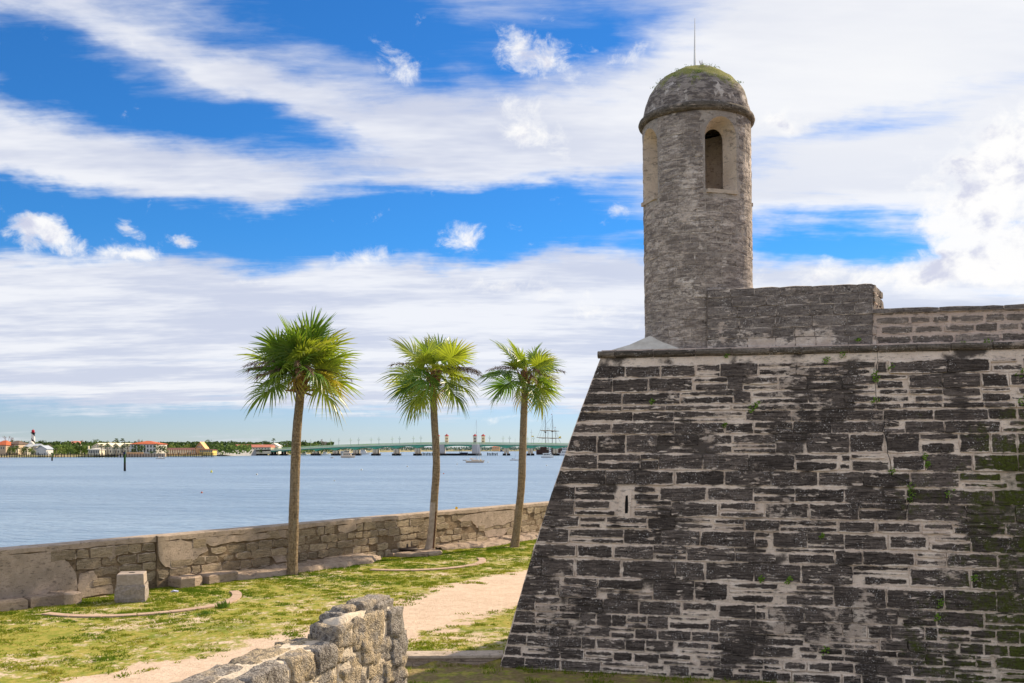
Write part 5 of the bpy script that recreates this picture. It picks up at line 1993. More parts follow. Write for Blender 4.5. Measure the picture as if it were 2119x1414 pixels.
def house(label, x0, x1, yb, ye, yr, D, dm, wall, roof, kind='side', wins=(), cat='house', name='shore_house', ov=0.5, door=None, chimney=None):
    L_, R_ = P(x0, HY, D).x, P(x1, HY, D).x
    zb, ze, zr = P(0, yb, D).z, P(0, ye, D).z, P(0, yr, D).z
    zb = min(zb, 0.6)
    o = thing(name, ((L_ + R_) / 2, D + dm / 2, zb), label, cat)
    mb = MB()
    mb.box(((L_ + R_) / 2, D + dm / 2, (zb + ze) / 2), (R_ - L_, dm, ze - zb))
    mx = (L_ + R_) / 2
    if kind == 'front':
        mb.add([(L_, D, ze), (R_, D, ze), (mx, D, zr), (L_, D + dm, ze), (R_, D + dm, ze), (mx, D + dm, zr)], [(0, 1, 2), (4, 3, 5)])
    mb.build('wall', MAT[wall], o)
    t = 0.35
    rb_ = MB()
    if kind == 'front':
        for sx_ in (-1, 1):
            e_ = L_ - ov if sx_ < 0 else R_ + ov
            q = [(e_, D - ov, ze - 0.1), (mx, D - ov, zr + 0.1), (mx, D + dm + ov, zr + 0.1), (e_, D + dm + ov, ze - 0.1)]
            rb_.add(q + [(x, y, z + t) for x, y, z in q], [(0, 1, 2, 3), (4, 5, 6, 7), (0, 1, 5, 4), (1, 2, 6, 5), (2, 3, 7, 6), (3, 0, 4, 7)])
    else:
        ins = dm / 2 if kind == 'hip' else 0
        ins = min(ins, (R_ - L_) / 2.2)
        my = D + dm / 2
        q = [(L_ - ov, D - ov, ze), (R_ + ov, D - ov, ze), (R_ + ov, D + dm + ov, ze), (L_ - ov, D + dm + ov, ze), (L_ - ov + ins, my, zr), (R_ + ov - ins, my, zr)]
        lo = [(x, y, z - t * .7) for x, y, z in q[:4]]
        rb_.add(q + lo, [(0, 1, 5, 4), (1, 2, 5), (2, 3, 4, 5), (3, 0, 4), (0, 6, 7, 1), (1, 7, 8, 2), (2, 8, 9, 3), (3, 9, 6, 0), (9, 8, 7, 6)])
    ro = rb_.build('roof', MAT[roof], o)
    for (wx0, wx1, wy0, wy1) in wins:
        f = box_px(MB(), wx0, wx1, wy1, wy0, D - 0.10, 0.2).build('window', MAT['white'], o)
        box_px(MB(), wx0 + .35, wx1 - .35, wy1 - .35, wy0 + .35, D - 0.16, 0.1).build('pane', MAT['window'], f)
    if door:
        box_px(MB(), door[0], door[1], yb - .3, door[2], D - 0.14, 0.2).build('door', MAT['wood'], o)
    if chimney:
        box_px(MB(), chimney[0], chimney[1], ye, chimney[2], D + dm / 2, 1.2).build('chimney', MAT[wall], o)
    return o


def wins_row(x0, x1, n_, y0, y1, wpx):
    return [(x0 + (x1 - x0) * (i + .5) / n_ - wpx / 2, x0 + (x1 - x0) * (i + .5) / n_ + wpx / 2, y0, y1) for i in range(n_)]


def posts(o, xs, y0, y1, D, w_=0.35, mat='white', name='porch_post'):
    for x in xs:
        a, b2 = P(x, y1, D), P(x, y0, D)
        MB().box((a.x, D, (a.z + b2.z) / 2), (w_, w_, b2.z - a.z)).build(name, MAT[mat], o)


h = house('red roofed house at the far end of the shore beside a bare tree', -14, 12, 938.5, 921, 911.5, 618, 14, 'tan_wall', 'red_roof', 'hip', wins_row(-10, 10, 4, 925, 930, 2.6))
h = house('dark brown roofed house with arched porch on the shore', 13, 38, 938.5, 919, 912, 625, 14, 'tan_wall', 'brown_roof', 'hip', wins_row(14, 36, 4, 921.5, 925, 2.4))
posts(h, (13.5, 18, 23, 28, 33, 37), 928, 938, 622, 0.8, 'cream')
box_px(MB(), 12.5, 38, 928.5, 927, 621.5, 3).build('balcony', MAT['brown_roof'], h)
house('small white house with pale roof among shoreline palms', 38, 55, 938.5, 924, 919, 632, 10, 'white', 'grey_roof', 'side', wins_row(39, 54, 3, 926, 931, 2.4))
h = house('white house with a small domed cupola behind the pavilion', 58, 76, 938.5, 923, 918.5, 640, 10, 'white', 'grey_roof', 'side', wins_row(59, 75, 3, 926, 931, 2.2))
cc = P(65, 919, 643)
MB().lathe((cc.x, 643, cc.z - 2), [(1.9, 0), (1.9, 2.2), (1.6, 3.0), (0.8, 3.6), (0.12, 4.0), (0.05, 5.2)], 14).build('cupola', MAT['white'], h)
h = house('open pavilion with pale grey gabled roof at the dock', 75, 96, 931, 930, 923.5, 606, 9, 'white', 'grey_roof', 'front', (), 'pavilion', 'dock_pavilion')
posts(h, (76, 81, 86, 91, 95), 930, 941, 606, 0.45)
house('long red tiled roof showing above the shoreline trees', 126, 166, 924, 918.5, 912.5, 720, 18, 'white', 'pink_roof', 'hip', wins_row(128, 164, 8, 919.5, 922, 2))
tw_x = [(190, 214, 926, 918.5), (214, 232, 925.5, 918), (232, 248, 926, 918.5), (248, 269, 926, 918.5)]
for i, (a, b2, ye, yr) in enumerate(tw_x):
    where = ('end one with the sunroom', 'second from the sunroom', 'third from the sunroom', 'next to the red roofed building')[i]
    h = house('cream gabled townhouse on the shore, ' + where, a, b2, 939, ye, yr, 628 + i * 3, 14, 'cream', 'cream', 'front',
              wins_row(a + 1, b2 - 1, 3 if i == 0 else 2, 926.5, 929.5, 2.6) + wins_row(a + 1, b2 - 1, 3, 932, 937, 3.0) + ([((a + b2) / 2 - 1.2, (a + b2) / 2 + 1.2, 922, 924.5)]), door=((a + b2) / 2 - 1, (a + b2) / 2 + 1, 934))
h = house('low cream sunroom with white columns in front of the townhouses', 183, 206, 939.5, 930, 928, 616, 8, 'cream', 'white', 'hip', wins_row(184, 205, 6, 932, 938, 2.6), 'sunroom', 'sunroom', chimney=(181.5, 183.5, 923))
house('big white building with bright red hipped roof', 268, 323, 939, 919, 912.5, 634, 20, 'white', 'red_roof', 'hip', wins_row(270, 322, 8, 921, 926.5, 3.2) + wins_row(270, 322, 8, 929, 936, 3.4))
h = house('long low peach motel with maroon roof and many doors', 344, 412, 939.5, 931, 927, 640, 11, 'peach', 'maroon_roof', 'side', wins_row(345, 411, 14, 933, 937.5, 1.5))
posts(h, [345 + i * 4.8 for i in range(15)], 931, 939.5, 636, 0.35, 'cream')
h = house('peach tower with steep triangular roof beside the motel', 405, 423, 939.5, 929, 916, 634, 8, 'peach', 'peach', 'front', wins_row(408, 418, 3, 924, 926.5, 2.2), 'building', 'tower_house')
h = house('yellow dockside restaurant with flat roof next to the triangular tower', 412, 440, 939, 931, 930, 630, 9, 'yellow_wall', 'maroon_roof', 'side', wins_row(413, 439, 7, 932.5, 936, 2.4), 'restaurant', 'restaurant')
house('white house behind the yellow restaurant', 426, 442, 931, 927, 925, 700, 10, 'white', 'grey_roof', 'side', wins_row(427, 441, 3, 928, 930, 2))
h = house('long pink roofed motel behind the bridge approach', 484, 560, 931, 925.5, 920.2, 760, 14, 'cream', 'pink_roof', 'side', wins_row(486, 558, 12, 927, 930, 2.2), 'motel', 'motel')
house('white building with pale gable beside the pink roofed motel', 556, 576, 931, 924, 918.5, 775, 12, 'white', 'white', 'front', wins_row(558, 574, 3, 925.5, 928.5, 2.2))

# lighthouse with spiral bands
lm, n = newmat('spiral_bands')
tc = n.new('ShaderNodeTexCoord').outputs['Object']
LD = 1500.0
lc = P(68.5, 912, LD)
x, y, z = n.sep(tc)
angl = n.m('ARCTAN2', n.m('SUBTRACT', y, LD), n.m('SUBTRACT', x, lc.x))
ph = n.m('FRACT', n.m('ADD', n.m('DIVIDE', angl, 2 * math.pi), n.m('DIVIDE', z, 15.5)))
ph = n.m('FRACT', n.m('MULTIPLY', ph, 1.0))
principled(n, n.mix(n.m('GREATER_THAN', ph, 0.5), (0.75, 0.75, 0.77), (0.02, 0.02, 0.035)), 0.7, 0.2)
lh = thing('lighthouse', (lc.x, LD, 0), 'lighthouse with black and white spiral bands and red lantern', 'lighthouse')
zt = P(0, 897, LD).z
MB().lathe((lc.x, LD, 0), [(4.2, 0), (3.6, 5), (2.9, 15), (2.5, zt)], 24).build('tower_shaft', lm, lh, True)
MAT['black'] = plain('black_iron', (0.02, 0.02, 0.03), (0.015, 0.015, 0.02))
MB().lathe((lc.x, LD, zt), [(2.5, 0), (3.6, 0.3), (3.6, 1.2), (2.2, 1.3)], 20, cap=True).build('gallery', MAT['black'], lh)
MB().lathe((lc.x, LD, zt + 1.2), [(2.2, 0), (2.2, 2.6), (2.4, 2.6), (1.6, 3.8), (0.3, 4.6), (0.3, 5.4), (0.0, 5.5)], 20).build('lantern', plain('red_lantern', (0.50, 0.03, 0.05), (0.42, 0.02, 0.04)), lh)

# trees
FOL = []
for i, (a, b2) in enumerate((((0.045, 0.08, 0.02), (0.09, 0.14, 0.03)), ((0.10, 0.16, 0.03), (0.17, 0.24, 0.045)), ((0.20, 0.26, 0.05), (0.28, 0.33, 0.08)))):
    FOL.append(plain('far_foliage', a, b2, 0.35, rnd=0.2))
MAT['twig'] = plain('bare_twig', (0.40, 0.31, 0.28), (0.30, 0.23, 0.21), 0.4)
MAT['far_trunk'] = plain('far_trunk', (0.20, 0.15, 0.10), (0.13, 0.10, 0.07), 0.4)


def crown_mesh(seed, mat, nq=330):
    """unit crown: lumps of leaf faces, width and height about 1, foot at z = 0"""
    rf = random.Random(seed)
    lumps = [(Vector((rf.uniform(-.30, .30), rf.uniform(-.25, .25), rf.uniform(.32, .78))), rf.uniform(.16, .26)) for _ in range(9)]
    mb = MB()
    for _ in range(nq):
        c_, r_ = rf.choice(lumps)
        d = Vector((rf.gauss(0, 1), rf.gauss(0, 1), rf.gauss(0, 1))).normalized()
        p = c_ + d * r_ * rf.uniform(.75, 1.08)
        u_ = (d.orthogonal().normalized() + Vector((rf.uniform(-.8, .8), rf.uniform(-.8, .8), rf.uniform(-.8, .8)))).normalized()
        v_ = d.cross(u_).normalized()
        k = rf.uniform(.030, .062)
        mb.add([p - u_ * k, p - v_ * k * .8, p + u_ * k, p + v_ * k * .8], [(0, 1, 2, 3)])
    me = bpy.data.meshes.new('crown')
    me.from_pydata([tuple(v) for v in mb.v], [], mb.f)
    me.materials.append(mat)
    return me


def bare_mesh(seed):
    rf = random.Random(seed)
    mb = MB()

    def branch(p, d, ln, r_, lvl):
        e_ = p + d * ln
        mb.tube([p, (p + e_) / 2 + Vector((rf.uniform(-.02, .02), 0, 0)), e_], [r_, r_ * .8, r_ * .55], 4, cap=False)
        if lvl < 4:
            for _ in range(3 if lvl < 3 else 4):
                nd = (d + Vector((rf.uniform(-.9, .9), rf.uniform(-.9, .9), rf.uniform(-.1, .55)))).normalized()
                branch(e_, nd, ln * rf.uniform(.55, .8), r_ * .66, lvl + 1)
    branch(Vector((0, 0, 0)), Vector((0, 0, 1)), .34, .034, 0)
    me = bpy.data.meshes.new('branches')
    me.from_pydata([tuple(v) for v in mb.v], [], mb.f)
    me.materials.append(MAT['twig'])
    return me


CROWNS = [[crown_mesh(10 * k + i, FOL[k]) for i in range(4)] for k in range(3)]
BARES = [bare_mesh(i) for i in range(3)]
trunk_me = bpy.data.meshes.new('trunk')
_t = MB().tube([(0, 0, -.02), (0.01, 0, .3), (-.01, 0, .6)], [.03, .022, .014], 6)
trunk_me.from_pydata([tuple(v) for v in _t.v], [], _t.f)
trunk_me.materials.append(MAT['far_trunk'])
LANDMARKS = [(-10, 'the first red roofed house'), (25, 'the brown roofed house'), (68, 'the striped lighthouse'), (88, 'the dock pavilion'), (146, 'the long red roof'), (194, 'the sunroom'), (230, 'the cream townhouses'),
             (296, 'the big red roofed building'), (375, 'the long peach motel'), (414, 'the triangular peach tower'), (520, 'the pink roofed motel'), (566, 'the pale gabled building'), (650, 'the bridge ramp')]
rt = random.Random(77)
TREES = [  # px, top, width, distance, kind
    (6, 909, 18, 655, 0), (18, 894, 30, 690, 3), (33, 909, 22, 660, 1), (47, 910, 18, 665, 1), (60, 911, 18, 668, 0), (20, 924, 12, 612, 2), (29, 921, 12, 613, 1), (48, 924, 16, 618, 1), (62, 924, 14, 616, 2), (71, 930, 12, 612, 1), (77, 913, 14, 672, 2), (91, 909, 24, 670, 0),
    (103, 915, 18, 640, 3), (108, 921, 14, 620, 1), (116, 911, 18, 676, 0), (118, 922, 14, 622, 2), (128, 912, 22, 668, 0), (127, 925, 18, 618, 2), (141, 919, 22, 640, 1), (150, 926, 16, 620, 1), (155, 917, 20, 650, 0), (168, 906, 22, 735, 3), (146, 907, 16, 760, 3), (170, 918, 20, 645, 0), (182, 916, 16, 655, 1),
    (199, 906.5, 24, 668, 1), (222, 910, 12, 672, 1), (234, 911, 14, 676, 2), (247, 915, 12, 676, 1), (262, 913, 16, 670, 0), (288, 903, 20, 700, 3), (297, 909.5, 16, 690, 1), (287, 918, 32, 622, 0), (276, 928, 14, 620, 0), (313, 932, 10, 622, 1), (331, 917, 24, 628, 0), (340, 922, 14, 632, 1),
    (346, 914, 24, 690, 0), (365, 912, 26, 692, 1), (384, 916, 22, 690, 2), (356, 919, 16, 670, 2), (372, 921, 14, 672, 1), (400, 915, 14, 690, 0), (428, 908.5, 24, 720, 0), (447, 912, 20, 720, 1), (440, 920, 16, 700, 1), (463, 913, 20, 740, 2), (458, 921, 16, 720, 1), (476, 917, 16, 740, 1), (485, 910.5, 30, 800, 0), (503, 911, 26, 800, 0), (516, 912, 20, 800, 1),
    (536, 913, 24, 800, 1), (552, 910.5, 18, 800, 0), (494, 926, 12, 750, 1), (503, 927, 8, 750, 2), (582, 916, 16, 810, 1), (600, 915, 22, 820, 0), (628, 909.5, 24, 830, 0), (645, 914, 18, 830, 1), (655, 917, 14, 830, 2), (671, 904, 26, 850, 3), (541, 928, 10, 760, 1),
]
kinds_txt = ('dense dark green tree', 'leafy mid green tree', 'pale yellow green tree', 'bare grey branched tree')
seen = {}
for (px, ty, wpx, D, kd) in sorted(TREES):
    near = min(LANDMARKS, key=lambda q: abs(q[0] - px))
    side = 'right of' if px > near[0] else 'left of'
    front_ = 'near the water, ' if ty > 918 else 'on the far shore, '
    key = (kd, near[1], side, front_)
    seen[key] = seen.get(key, 0) + 1
    ordn = ('', 'second ', 'third ', 'fourth ', 'fifth ', 'sixth ')[seen[key] - 1]
    label = ordn + kinds_txt[kd] + ' ' + front_ + side + ' ' + near[1]
    zt = P(0, ty, D).z
    H = zt - SZ + 0.2
    W = wpx / FPX * D
    p = P(px, HY, D)
    t = thing('bare_tree' if kd == 3 else 'shore_tree', (p.x, D, SZ - .2), label, 'tree', 'trees on the far shore')
    if kd == 3:
        q = link('branches', rt.choice(BARES), t)
        k = H / 1.05
        q.matrix_basis = Matrix.Translation((p.x, D, SZ - .2)) @ Matrix.Rotation(rt.uniform(0, 6), 4, 'Z') @ Matrix.Diagonal((W * .95, W * .95, k * .95, 1))
    else:
        q = link('crown', rt.choice(CROWNS[kd]), t)
        q.matrix_basis = Matrix.Translation((p.x, D, SZ - .2)) @ Matrix.Rotation(rt.uniform(0, 6), 4, 'Z') @ Matrix.Diagonal((W * 1.15, W * 1.15, H, 1))
        q = link('trunk', trunk_me, t)
        q.matrix_basis = Matrix.Translation((p.x, D, SZ - .2)) @ Matrix.Diagonal((W, W, H, 1))
# small palms
pm = MB()
rf = random.Random(4)
for i in range(26):
    a, e_ = i * 2.4, rf.uniform(-.5, 1.2)
    d = Vector((math.cos(a) * math.cos(e_), math.sin(a) * math.cos(e_), math.sin(e_)))
    s_ = d.cross(Vector((0, 0, 1))).normalized() * .11
    pm.add([d * .08, d * .32 + s_, d * .52 - Vector((0, 0, .10)), d * .32 - s_], [(0, 1, 2, 3)])
palm_me = bpy.data.meshes.new('fronds')
palm_me.from_pydata([tuple(v) for v in pm.v], [], pm.f)
palm_me.materials.append(FOL[1])
for px, ty, by, D, lab in ((210, 919, 938, 614, 'first small palm before the cream townhouses'), (222.5, 919.5, 938, 614, 'second small palm before the cream townhouses'), (240, 922, 938, 614, 'third small palm before the cream townhouses'), (254, 922, 938, 614, 'fourth small palm before the cream townhouses'), (264, 918.5, 938, 614, 'small palm between the townhouses and the red roofed building'),
                           (240.5, 907.5, 930, 690, 'tall thin palm above the townhouse roofs'), (253, 907.5, 930, 690, 'tall thin palm above the townhouse nearest the red roof'), (408, 913.5, 935, 690, 'tall palm behind the triangular peach tower'), (566, 907.5, 930, 800, 'tall palm behind the pale gabled building'), (594, 912, 930, 800, 'lone palm behind the bridge ramp'), (35, 923, 938, 612, 'palm before the small white house'), (55, 925, 938, 612, 'palm beside the white house with cupola'), (116, 924, 938, 610, 'palm just past the dock pavilion')):
    p = P(px, HY, D)
    zt = P(0, ty, D).z
    t = thing('small_palm', (p.x, D, SZ), lab, 'palm', 'palms on the far shore')
    MB().tube([(p.x, D, 0.3), (p.x + .2, D, zt * .5), (p.x, D, zt - 1.2)], [.26, .2, .18], 6).build('trunk', MAT['far_trunk'], t)
    q = link('fronds', palm_me, t)
    q.matrix_basis = Matrix.Translation((p.x, D, zt - 1.2)) @ Matrix.Diagonal((4.2, 4.2, 3.6, 1))


def woods(name, label, spans, mats, seed):
    """far-off belt of trees that reads as one mass"""
    rf = random.Random(seed)
    mb = MB()
    for (x0, x1, D0, D1, y0, y1, nq, k0) in spans:
        for _ in range(nq):
            px = rf.uniform(x0, x1)
            D = rf.uniform(D0, D1)
            topz = P(0, y0 + (y1 - y0) * (0.5 + 0.5 * noise.noise(Vector((px * .06, D * .02, seed)))), D).z
            c_ = Vector((P(px, 0, D).x, D, SZ + (topz - SZ) * rf.random() ** .6))
            u_ = Vector((rf.gauss(0, 1), rf.gauss(0, 1), rf.gauss(0, 1))).normalized()
            v_ = u_.orthogonal().normalized()
            k = k0 * rf.uniform(.6, 1.2)
            mb.add([c_ - u_ * k, c_ - v_ * k, c_ + u_ * k, c_ + v_ * k], [(0, 1, 2, 3)])
    return tag(mb.build(name, mats), label, 'woods', None, 'stuff')


woods('woods', 'belt of dark green woods behind the shore houses', [(-120, 480, 690, 740, 912, 919, 5200, .9), (470, 690, 850, 900, 912, 919, 2400, 1.0)], FOL[0], 1)
woods('woods', 'low green thicket along the far shore behind the docks', [(-120, 250, 640, 660, 918, 926, 2600, .8), (330, 520, 690, 720, 918, 925, 1500, .8), (440, 640, 800, 840, 920, 926, 1400, .9)], FOL[1], 2)
woods('woods', 'hazy distant tree line seen under the bridge', [(640, 1300, 1750, 1950, 924, 928, 3200, 1.6)], plain('hazed_foliage', (0.10, 0.15, 0.12), (0.14, 0.19, 0.14), 0.1), 3)  # distant haze is put into this bluish leaf colour
house('pale tan building on the far bank seen through the bridge arches', 1018, 1034, 931.5, 925, 922.5, 1700, 20, 'peach', 'pink_roof', 'hip', wins_row(1019, 1033, 3, 926.5, 928.5, 2), 'building', 'far_building')

# docks
def dock(label, x0, x1, D, ydeck, step, dm=3.0, seed=1, pile_top=None):
    rf = random.Random(seed)
    o = thing('dock', (P((x0 + x1) / 2, 0, D).x, D, WZ), label, 'dock')
    zt = P(0, ydeck, D).z
    a, b2 = P(x0, 0, D).x, P(x1, 0, D).x
    MB().box(((a + b2) / 2, D + dm / 2, zt), (b2 - a, dm, 0.25)).build('deck', MAT['wood'], o)
    px = x0 + 0.6
    while px < x1:
        p = P(px, 0, D)
        h_ = zt + rf.choice((0.0, 0.0, 0.5, 1.0))
        MB().tube([(p.x, D - .25, WZ - .4), (p.x, D - .25, h_)], rf.uniform(.17, .27), 6).build('pile', MAT['darkwood'], o)
        px += step * rf.uniform(.7, 1.3)
    return o


dock('dark piled dock in front of the shore houses', -40, 96, 597, 940, 4.6, 4, 1)
dock('long thin dock in front of the cream townhouses', 98, 262, 600, 940.5, 6.0, 2.5, 2)
dock('piled walkway under the long peach motel', 342, 412, 625, 940, 4.5, 4, 3)
dock('crossed timber dock under the yellow restaurant', 411, 442, 618, 939.5, 4.2, 6, 4)
o = thing('sea_bulkhead', (P(290, 0, 612).x, 612, WZ), 'brown timber bulkhead below the big red roofed building', 'bulkhead')
box_px(MB(), 246, 342, 945.5, 938.5, 613, 1.5).build('wall', MAT['tan_wall'], o)
box_px(MB(), 262, 296, 938.6, 936, 612, 0.4).build('fence_panel', MAT['peach'], o)
for k in range(16):
    p = P(250 + k * 5.8, 0, 611)
    MB().tube([(p.x, 611, WZ - .3), (p.x, 611, 1.6)], .2, 6).build('pile', MAT['darkwood'], o)

# bridge approach wall
D_B = far_d(943)
o = thing('bridge_abutment', (P(490, 0, 740).x, 740, WZ), 'pale concrete approach wall sloping down to the water', 'abutment')
mb = MB()
top_ = [(438, 935.5), (460, 933), (490, 931.8), (528, 930.2), (530, 930.2)]
bot_ = [(438, 939), (460, 940.5), (490, 942.5), (528, 943), (530, 943)]
for (x, y), (x2, y2) in zip(top_, bot_):
    D = 700 + (x - 438) / 92 * (D_B - 700)
    a, b2 = P(x, y2, D), P(x, y, D)
    mb.v += [Vector((a.x, D, min(a.z, 0.4 if x < 470 else WZ - .5))), Vector((b2.x, D, b2.z)), Vector((b2.x, D + 12, b2.z)), Vector((a.x, D + 12, WZ))]
for i in range(4):
    for k in range(3):
        mb.f.append((i * 4 + k, i * 4 + 4 + k, i * 4 + 5 + k, i * 4 + 1 + k))
mb.f.append((16, 17, 18, 19))
mb.build('retaining_wall', MAT['concrete'], o)

# ------------------------------------------------------------------ the arched bridge with its towers
RAIL = [(524, 930.0), (560, 928), (600, 926), (640, 923.5), (700, 920.5), (768, 918.5), (820, 917), (870, 915.6), (940, 915.2), (1000, 915.5), (1100, 916.5), (1180, 917.2), (1300, 919), (1420, 922)]


def rail_y(x):
    for i in range(len(RAIL) - 1):
        if RAIL[i][0] <= x <= RAIL[i + 1][0]:
            t = (x - RAIL[i][0]) / (RAIL[i + 1][0] - RAIL[i][0])
            return RAIL[i][1] + (RAIL[i + 1][1] - RAIL[i][1]) * t
    return RAIL[-1][1]


bridge = thing('arched_bridge', (P(900, 0, D_B).x, D_B, WZ), 'long pale green arched bridge crossing the bay on piers', 'bridge')
BW = 13.0


def ribbon(x0, x1, dy0, dy1, d0, d1, step=6.0):
    """strip of the deck: heights are pixels below the rail top"""
    mb = MB()
    k = max(1, int((x1 - x0) / step))
    for i in range(k + 1):
        x = x0 + (x1 - x0) * i / k
        f0 = dy0(x) if callable(dy0) else dy0
        f1 = dy1(x) if callable(dy1) else dy1
        ry = rail_y(x)
        X = P(x, 0, D_B).x
        za, zb_ = P(0, ry + f0, D_B).z, P(0, ry + f1, D_B).z
        mb.v += [Vector((X, D_B + d0, zb_)), Vector((X, D_B + d0, za)), Vector((X, D_B + d1, za)), Vector((X, D_B + d1, zb_))]
    for i in range(k):
        for q in range(4):
            mb.f.append((i * 4 + q, i * 4 + 4 + q, i * 4 + 4 + (q + 1) % 4, i * 4 + (q + 1) % 4))
    mb.f += [(0, 1, 2, 3), tuple(k * 4 + q for q in (3, 2, 1, 0))]
    return mb


ribbon(524, 1420, 3.0, 5.2, 0, BW).build('deck', MAT['pale_fascia'], bridge)
for d0, d1 in ((0.0, 0.4), (BW - .4, BW)):
    rl = ribbon(524, 1420, 0.0, 0.7, d0 - .05, d1 + .05).build('railing', MAT['pale_green'], bridge)
    ribbon(524, 1420, 2.4, 3.1, d0, d1).build('bottom_rail', MAT['pale_green'], rl)
    mb = MB()
    x = 525.0
    while x < 1300:
        X = P(x, 0, D_B).x
        za, zb_ = P(0, rail_y(x) + .5, D_B).z, P(0, rail_y(x) + 2.6, D_B).z
        mb.box((X, D_B + (d0 + d1) / 2, (za + zb_) / 2), (0.36, .2, za - zb_))
        x += 2.0
    tag(mb.build('baluster', MAT['pale_green'], rl), kind='stuff')
PIERS = [540, 563, 584, 608, 651, 693, 735, 776, 819, 863, 911, 985, 1048, 1098, 1150, 1205, 1260]
for i in range(len(PIERS) - 1):
    a, b2 = PIERS[i], PIERS[i + 1]
    rise = 3.2 if a > 630 else 1.4
    base = 2.6 if a > 630 else 1.6

    def low(x, a=a, b2=b2, rise=rise, base=base):
        t = (x - a) / (b2 - a) * 2 - 1
        return 5.2 + base + rise * abs(t) ** 2.2 * (1.35 if a > 630 else 1)
    for d0 in (0.9, 6.0, BW - 1.7):
        ribbon(a, b2, 5.2, low, d0, d0 + .8, 3.0).build('girder', MAT['green_steel'], bridge)
for px in PIERS:
    big = px in (911, 985)
    if px < 640:
        y0, hw = rail_y(px) + 8, 2.6
    else:
        y0, hw = rail_y(px) + 12.2, 5.2
    if big:
        y0, hw = rail_y(px) + 5.3, 8.5
    o = MB()
    for d0, d1 in ((0.6, 3.2), (BW - 3.2, BW - .6)):
        a, b2 = P(px - hw, 0, D_B).x, P(px + hw, 0, D_B).x
        z1 = P(0, y0, D_B).z
        if big:
            if d0 < 1:
                o.box(((a + b2) / 2, D_B + BW / 2, (z1 + WZ) / 2), (b2 - a, BW + 1.6, z1 - WZ))
        else:
            for xx in (a + .9, b2 - .9):
                o.box((xx, D_B + (d0 + d1) / 2, (z1 + WZ) / 2), (1.7, d1 - d0, z1 - WZ))
    if not big:
        o.box((P(px, 0, D_B).x, D_B + BW / 2, (P(0, y0, D_B).z + WZ + 1.5) / 2 + .5), ((P(px + hw, 0, D_B).x - P(px - hw, 0, D_B).x) * .8, 1.2, P(0, y0, D_B).z - WZ - 2.5))
    pr = o.build('pier', MAT['concrete'] if big else MAT['beige'], bridge)
    mb = MB()
    for xx in ((px - hw + .8, px + hw - .8) if not big else (px,)):
        X = P(xx, 0, D_B).x
        mb.box((X, D_B + BW / 2 - .4, WZ + .6), (2.6 if not big else 8.0, BW + 1.2, 2.0 if px > 640 else 1.4))
    mb.build('footing', MAT['darkwood'], pr)
MAT['tower_roof'] = plain('bridge_roof', (0.50, 0.07, 0.075), (0.42, 0.06, 0.06), 0.5)
for px, dd in ((906, 0.0), (924.5, BW - 3), (983, 0.0), (1000, BW - 3)):
    D = D_B + dd + 1.6
    hw = 4.0
    a, b2 = P(px - hw, 0, D).x, P(px + hw, 0, D).x
    z0, z1, z2 = P(0, 919, D).z, P(0, 902.6, D).z, P(0, 898.2, D).z
    w_ = b2 - a
    X = (a + b2) / 2
    tw_o = MB().lathe((X, D, z0), [(w_ * .52, 0), (w_ * .50, (z1 - z0) * .45), (w_ * .52, (z1 - z0) * .46), (w_ * .50, z1 - z0)], 8, math.pi / 8, cap=True).build('bridge_tower', MAT['beige'], bridge)
    MB().lathe((X, D, z1), [(w_ * .60, 0), (w_ * .64, .15), (w_ * .35, (z2 - z1) * .5), (0.05, z2 - z1), (.03, z2 - z1 + .7)], 8, math.pi / 8).build('tower_roof', MAT['tower_roof'], tw_o)
    for dx_ in (-.6, .6):
        for zz in (z0 + 1.3, z0 + (z1 - z0) * .55):
            MB().box((X + dx_ * .9, D - w_ * .5 + .02, zz + .7), (.55, .35, 1.2)).build('window', MAT['window'], tw_o)
# timber fenders round the draw span
o = thing('timber_fender', (P(945, 0, D_B).x, D_B - 4, WZ), 'dark timber fender wall along the bridge draw span', 'fender')
box_px(MB(), 905, 976, 943.2, 938.6, D_B - 4, 1.0).build('wall', MAT['darkwood'], o)
box_px(MB(), 952, 968, 938.7, 936.6, D_B - 4, 3.0).build('shed', MAT['navy'], o)
for x in (951, 955):
    box_px(MB(), x, x + .7, 943, 930, D_B - 5, 0.3).build('pile', MAT['darkwood'], o)
for (x0, x1, lab) in ((875, 894, 'row of dark fender piles near the bridge palm trunk'), (1008, 1028, 'row of dark fender piles past the second bridge tower pair')):
    o = thing('fender_piles', (P(x0, 0, D_B - 3).x, D_B - 3, WZ), lab, 'piles')
    for k in range(7):
        x = x0 + (x1 - x0) * k / 6
        box_px(MB(), x, x + 1.6, 943.4, 937.0 + (k % 3) * .7, D_B - 3, 0.6).build('pile', MAT['darkwood'], o)
    box_px(MB(), x0, x1, 940.2, 939.2, D_B - 2.6, .3).build('rail', MAT['darkwood'], o)
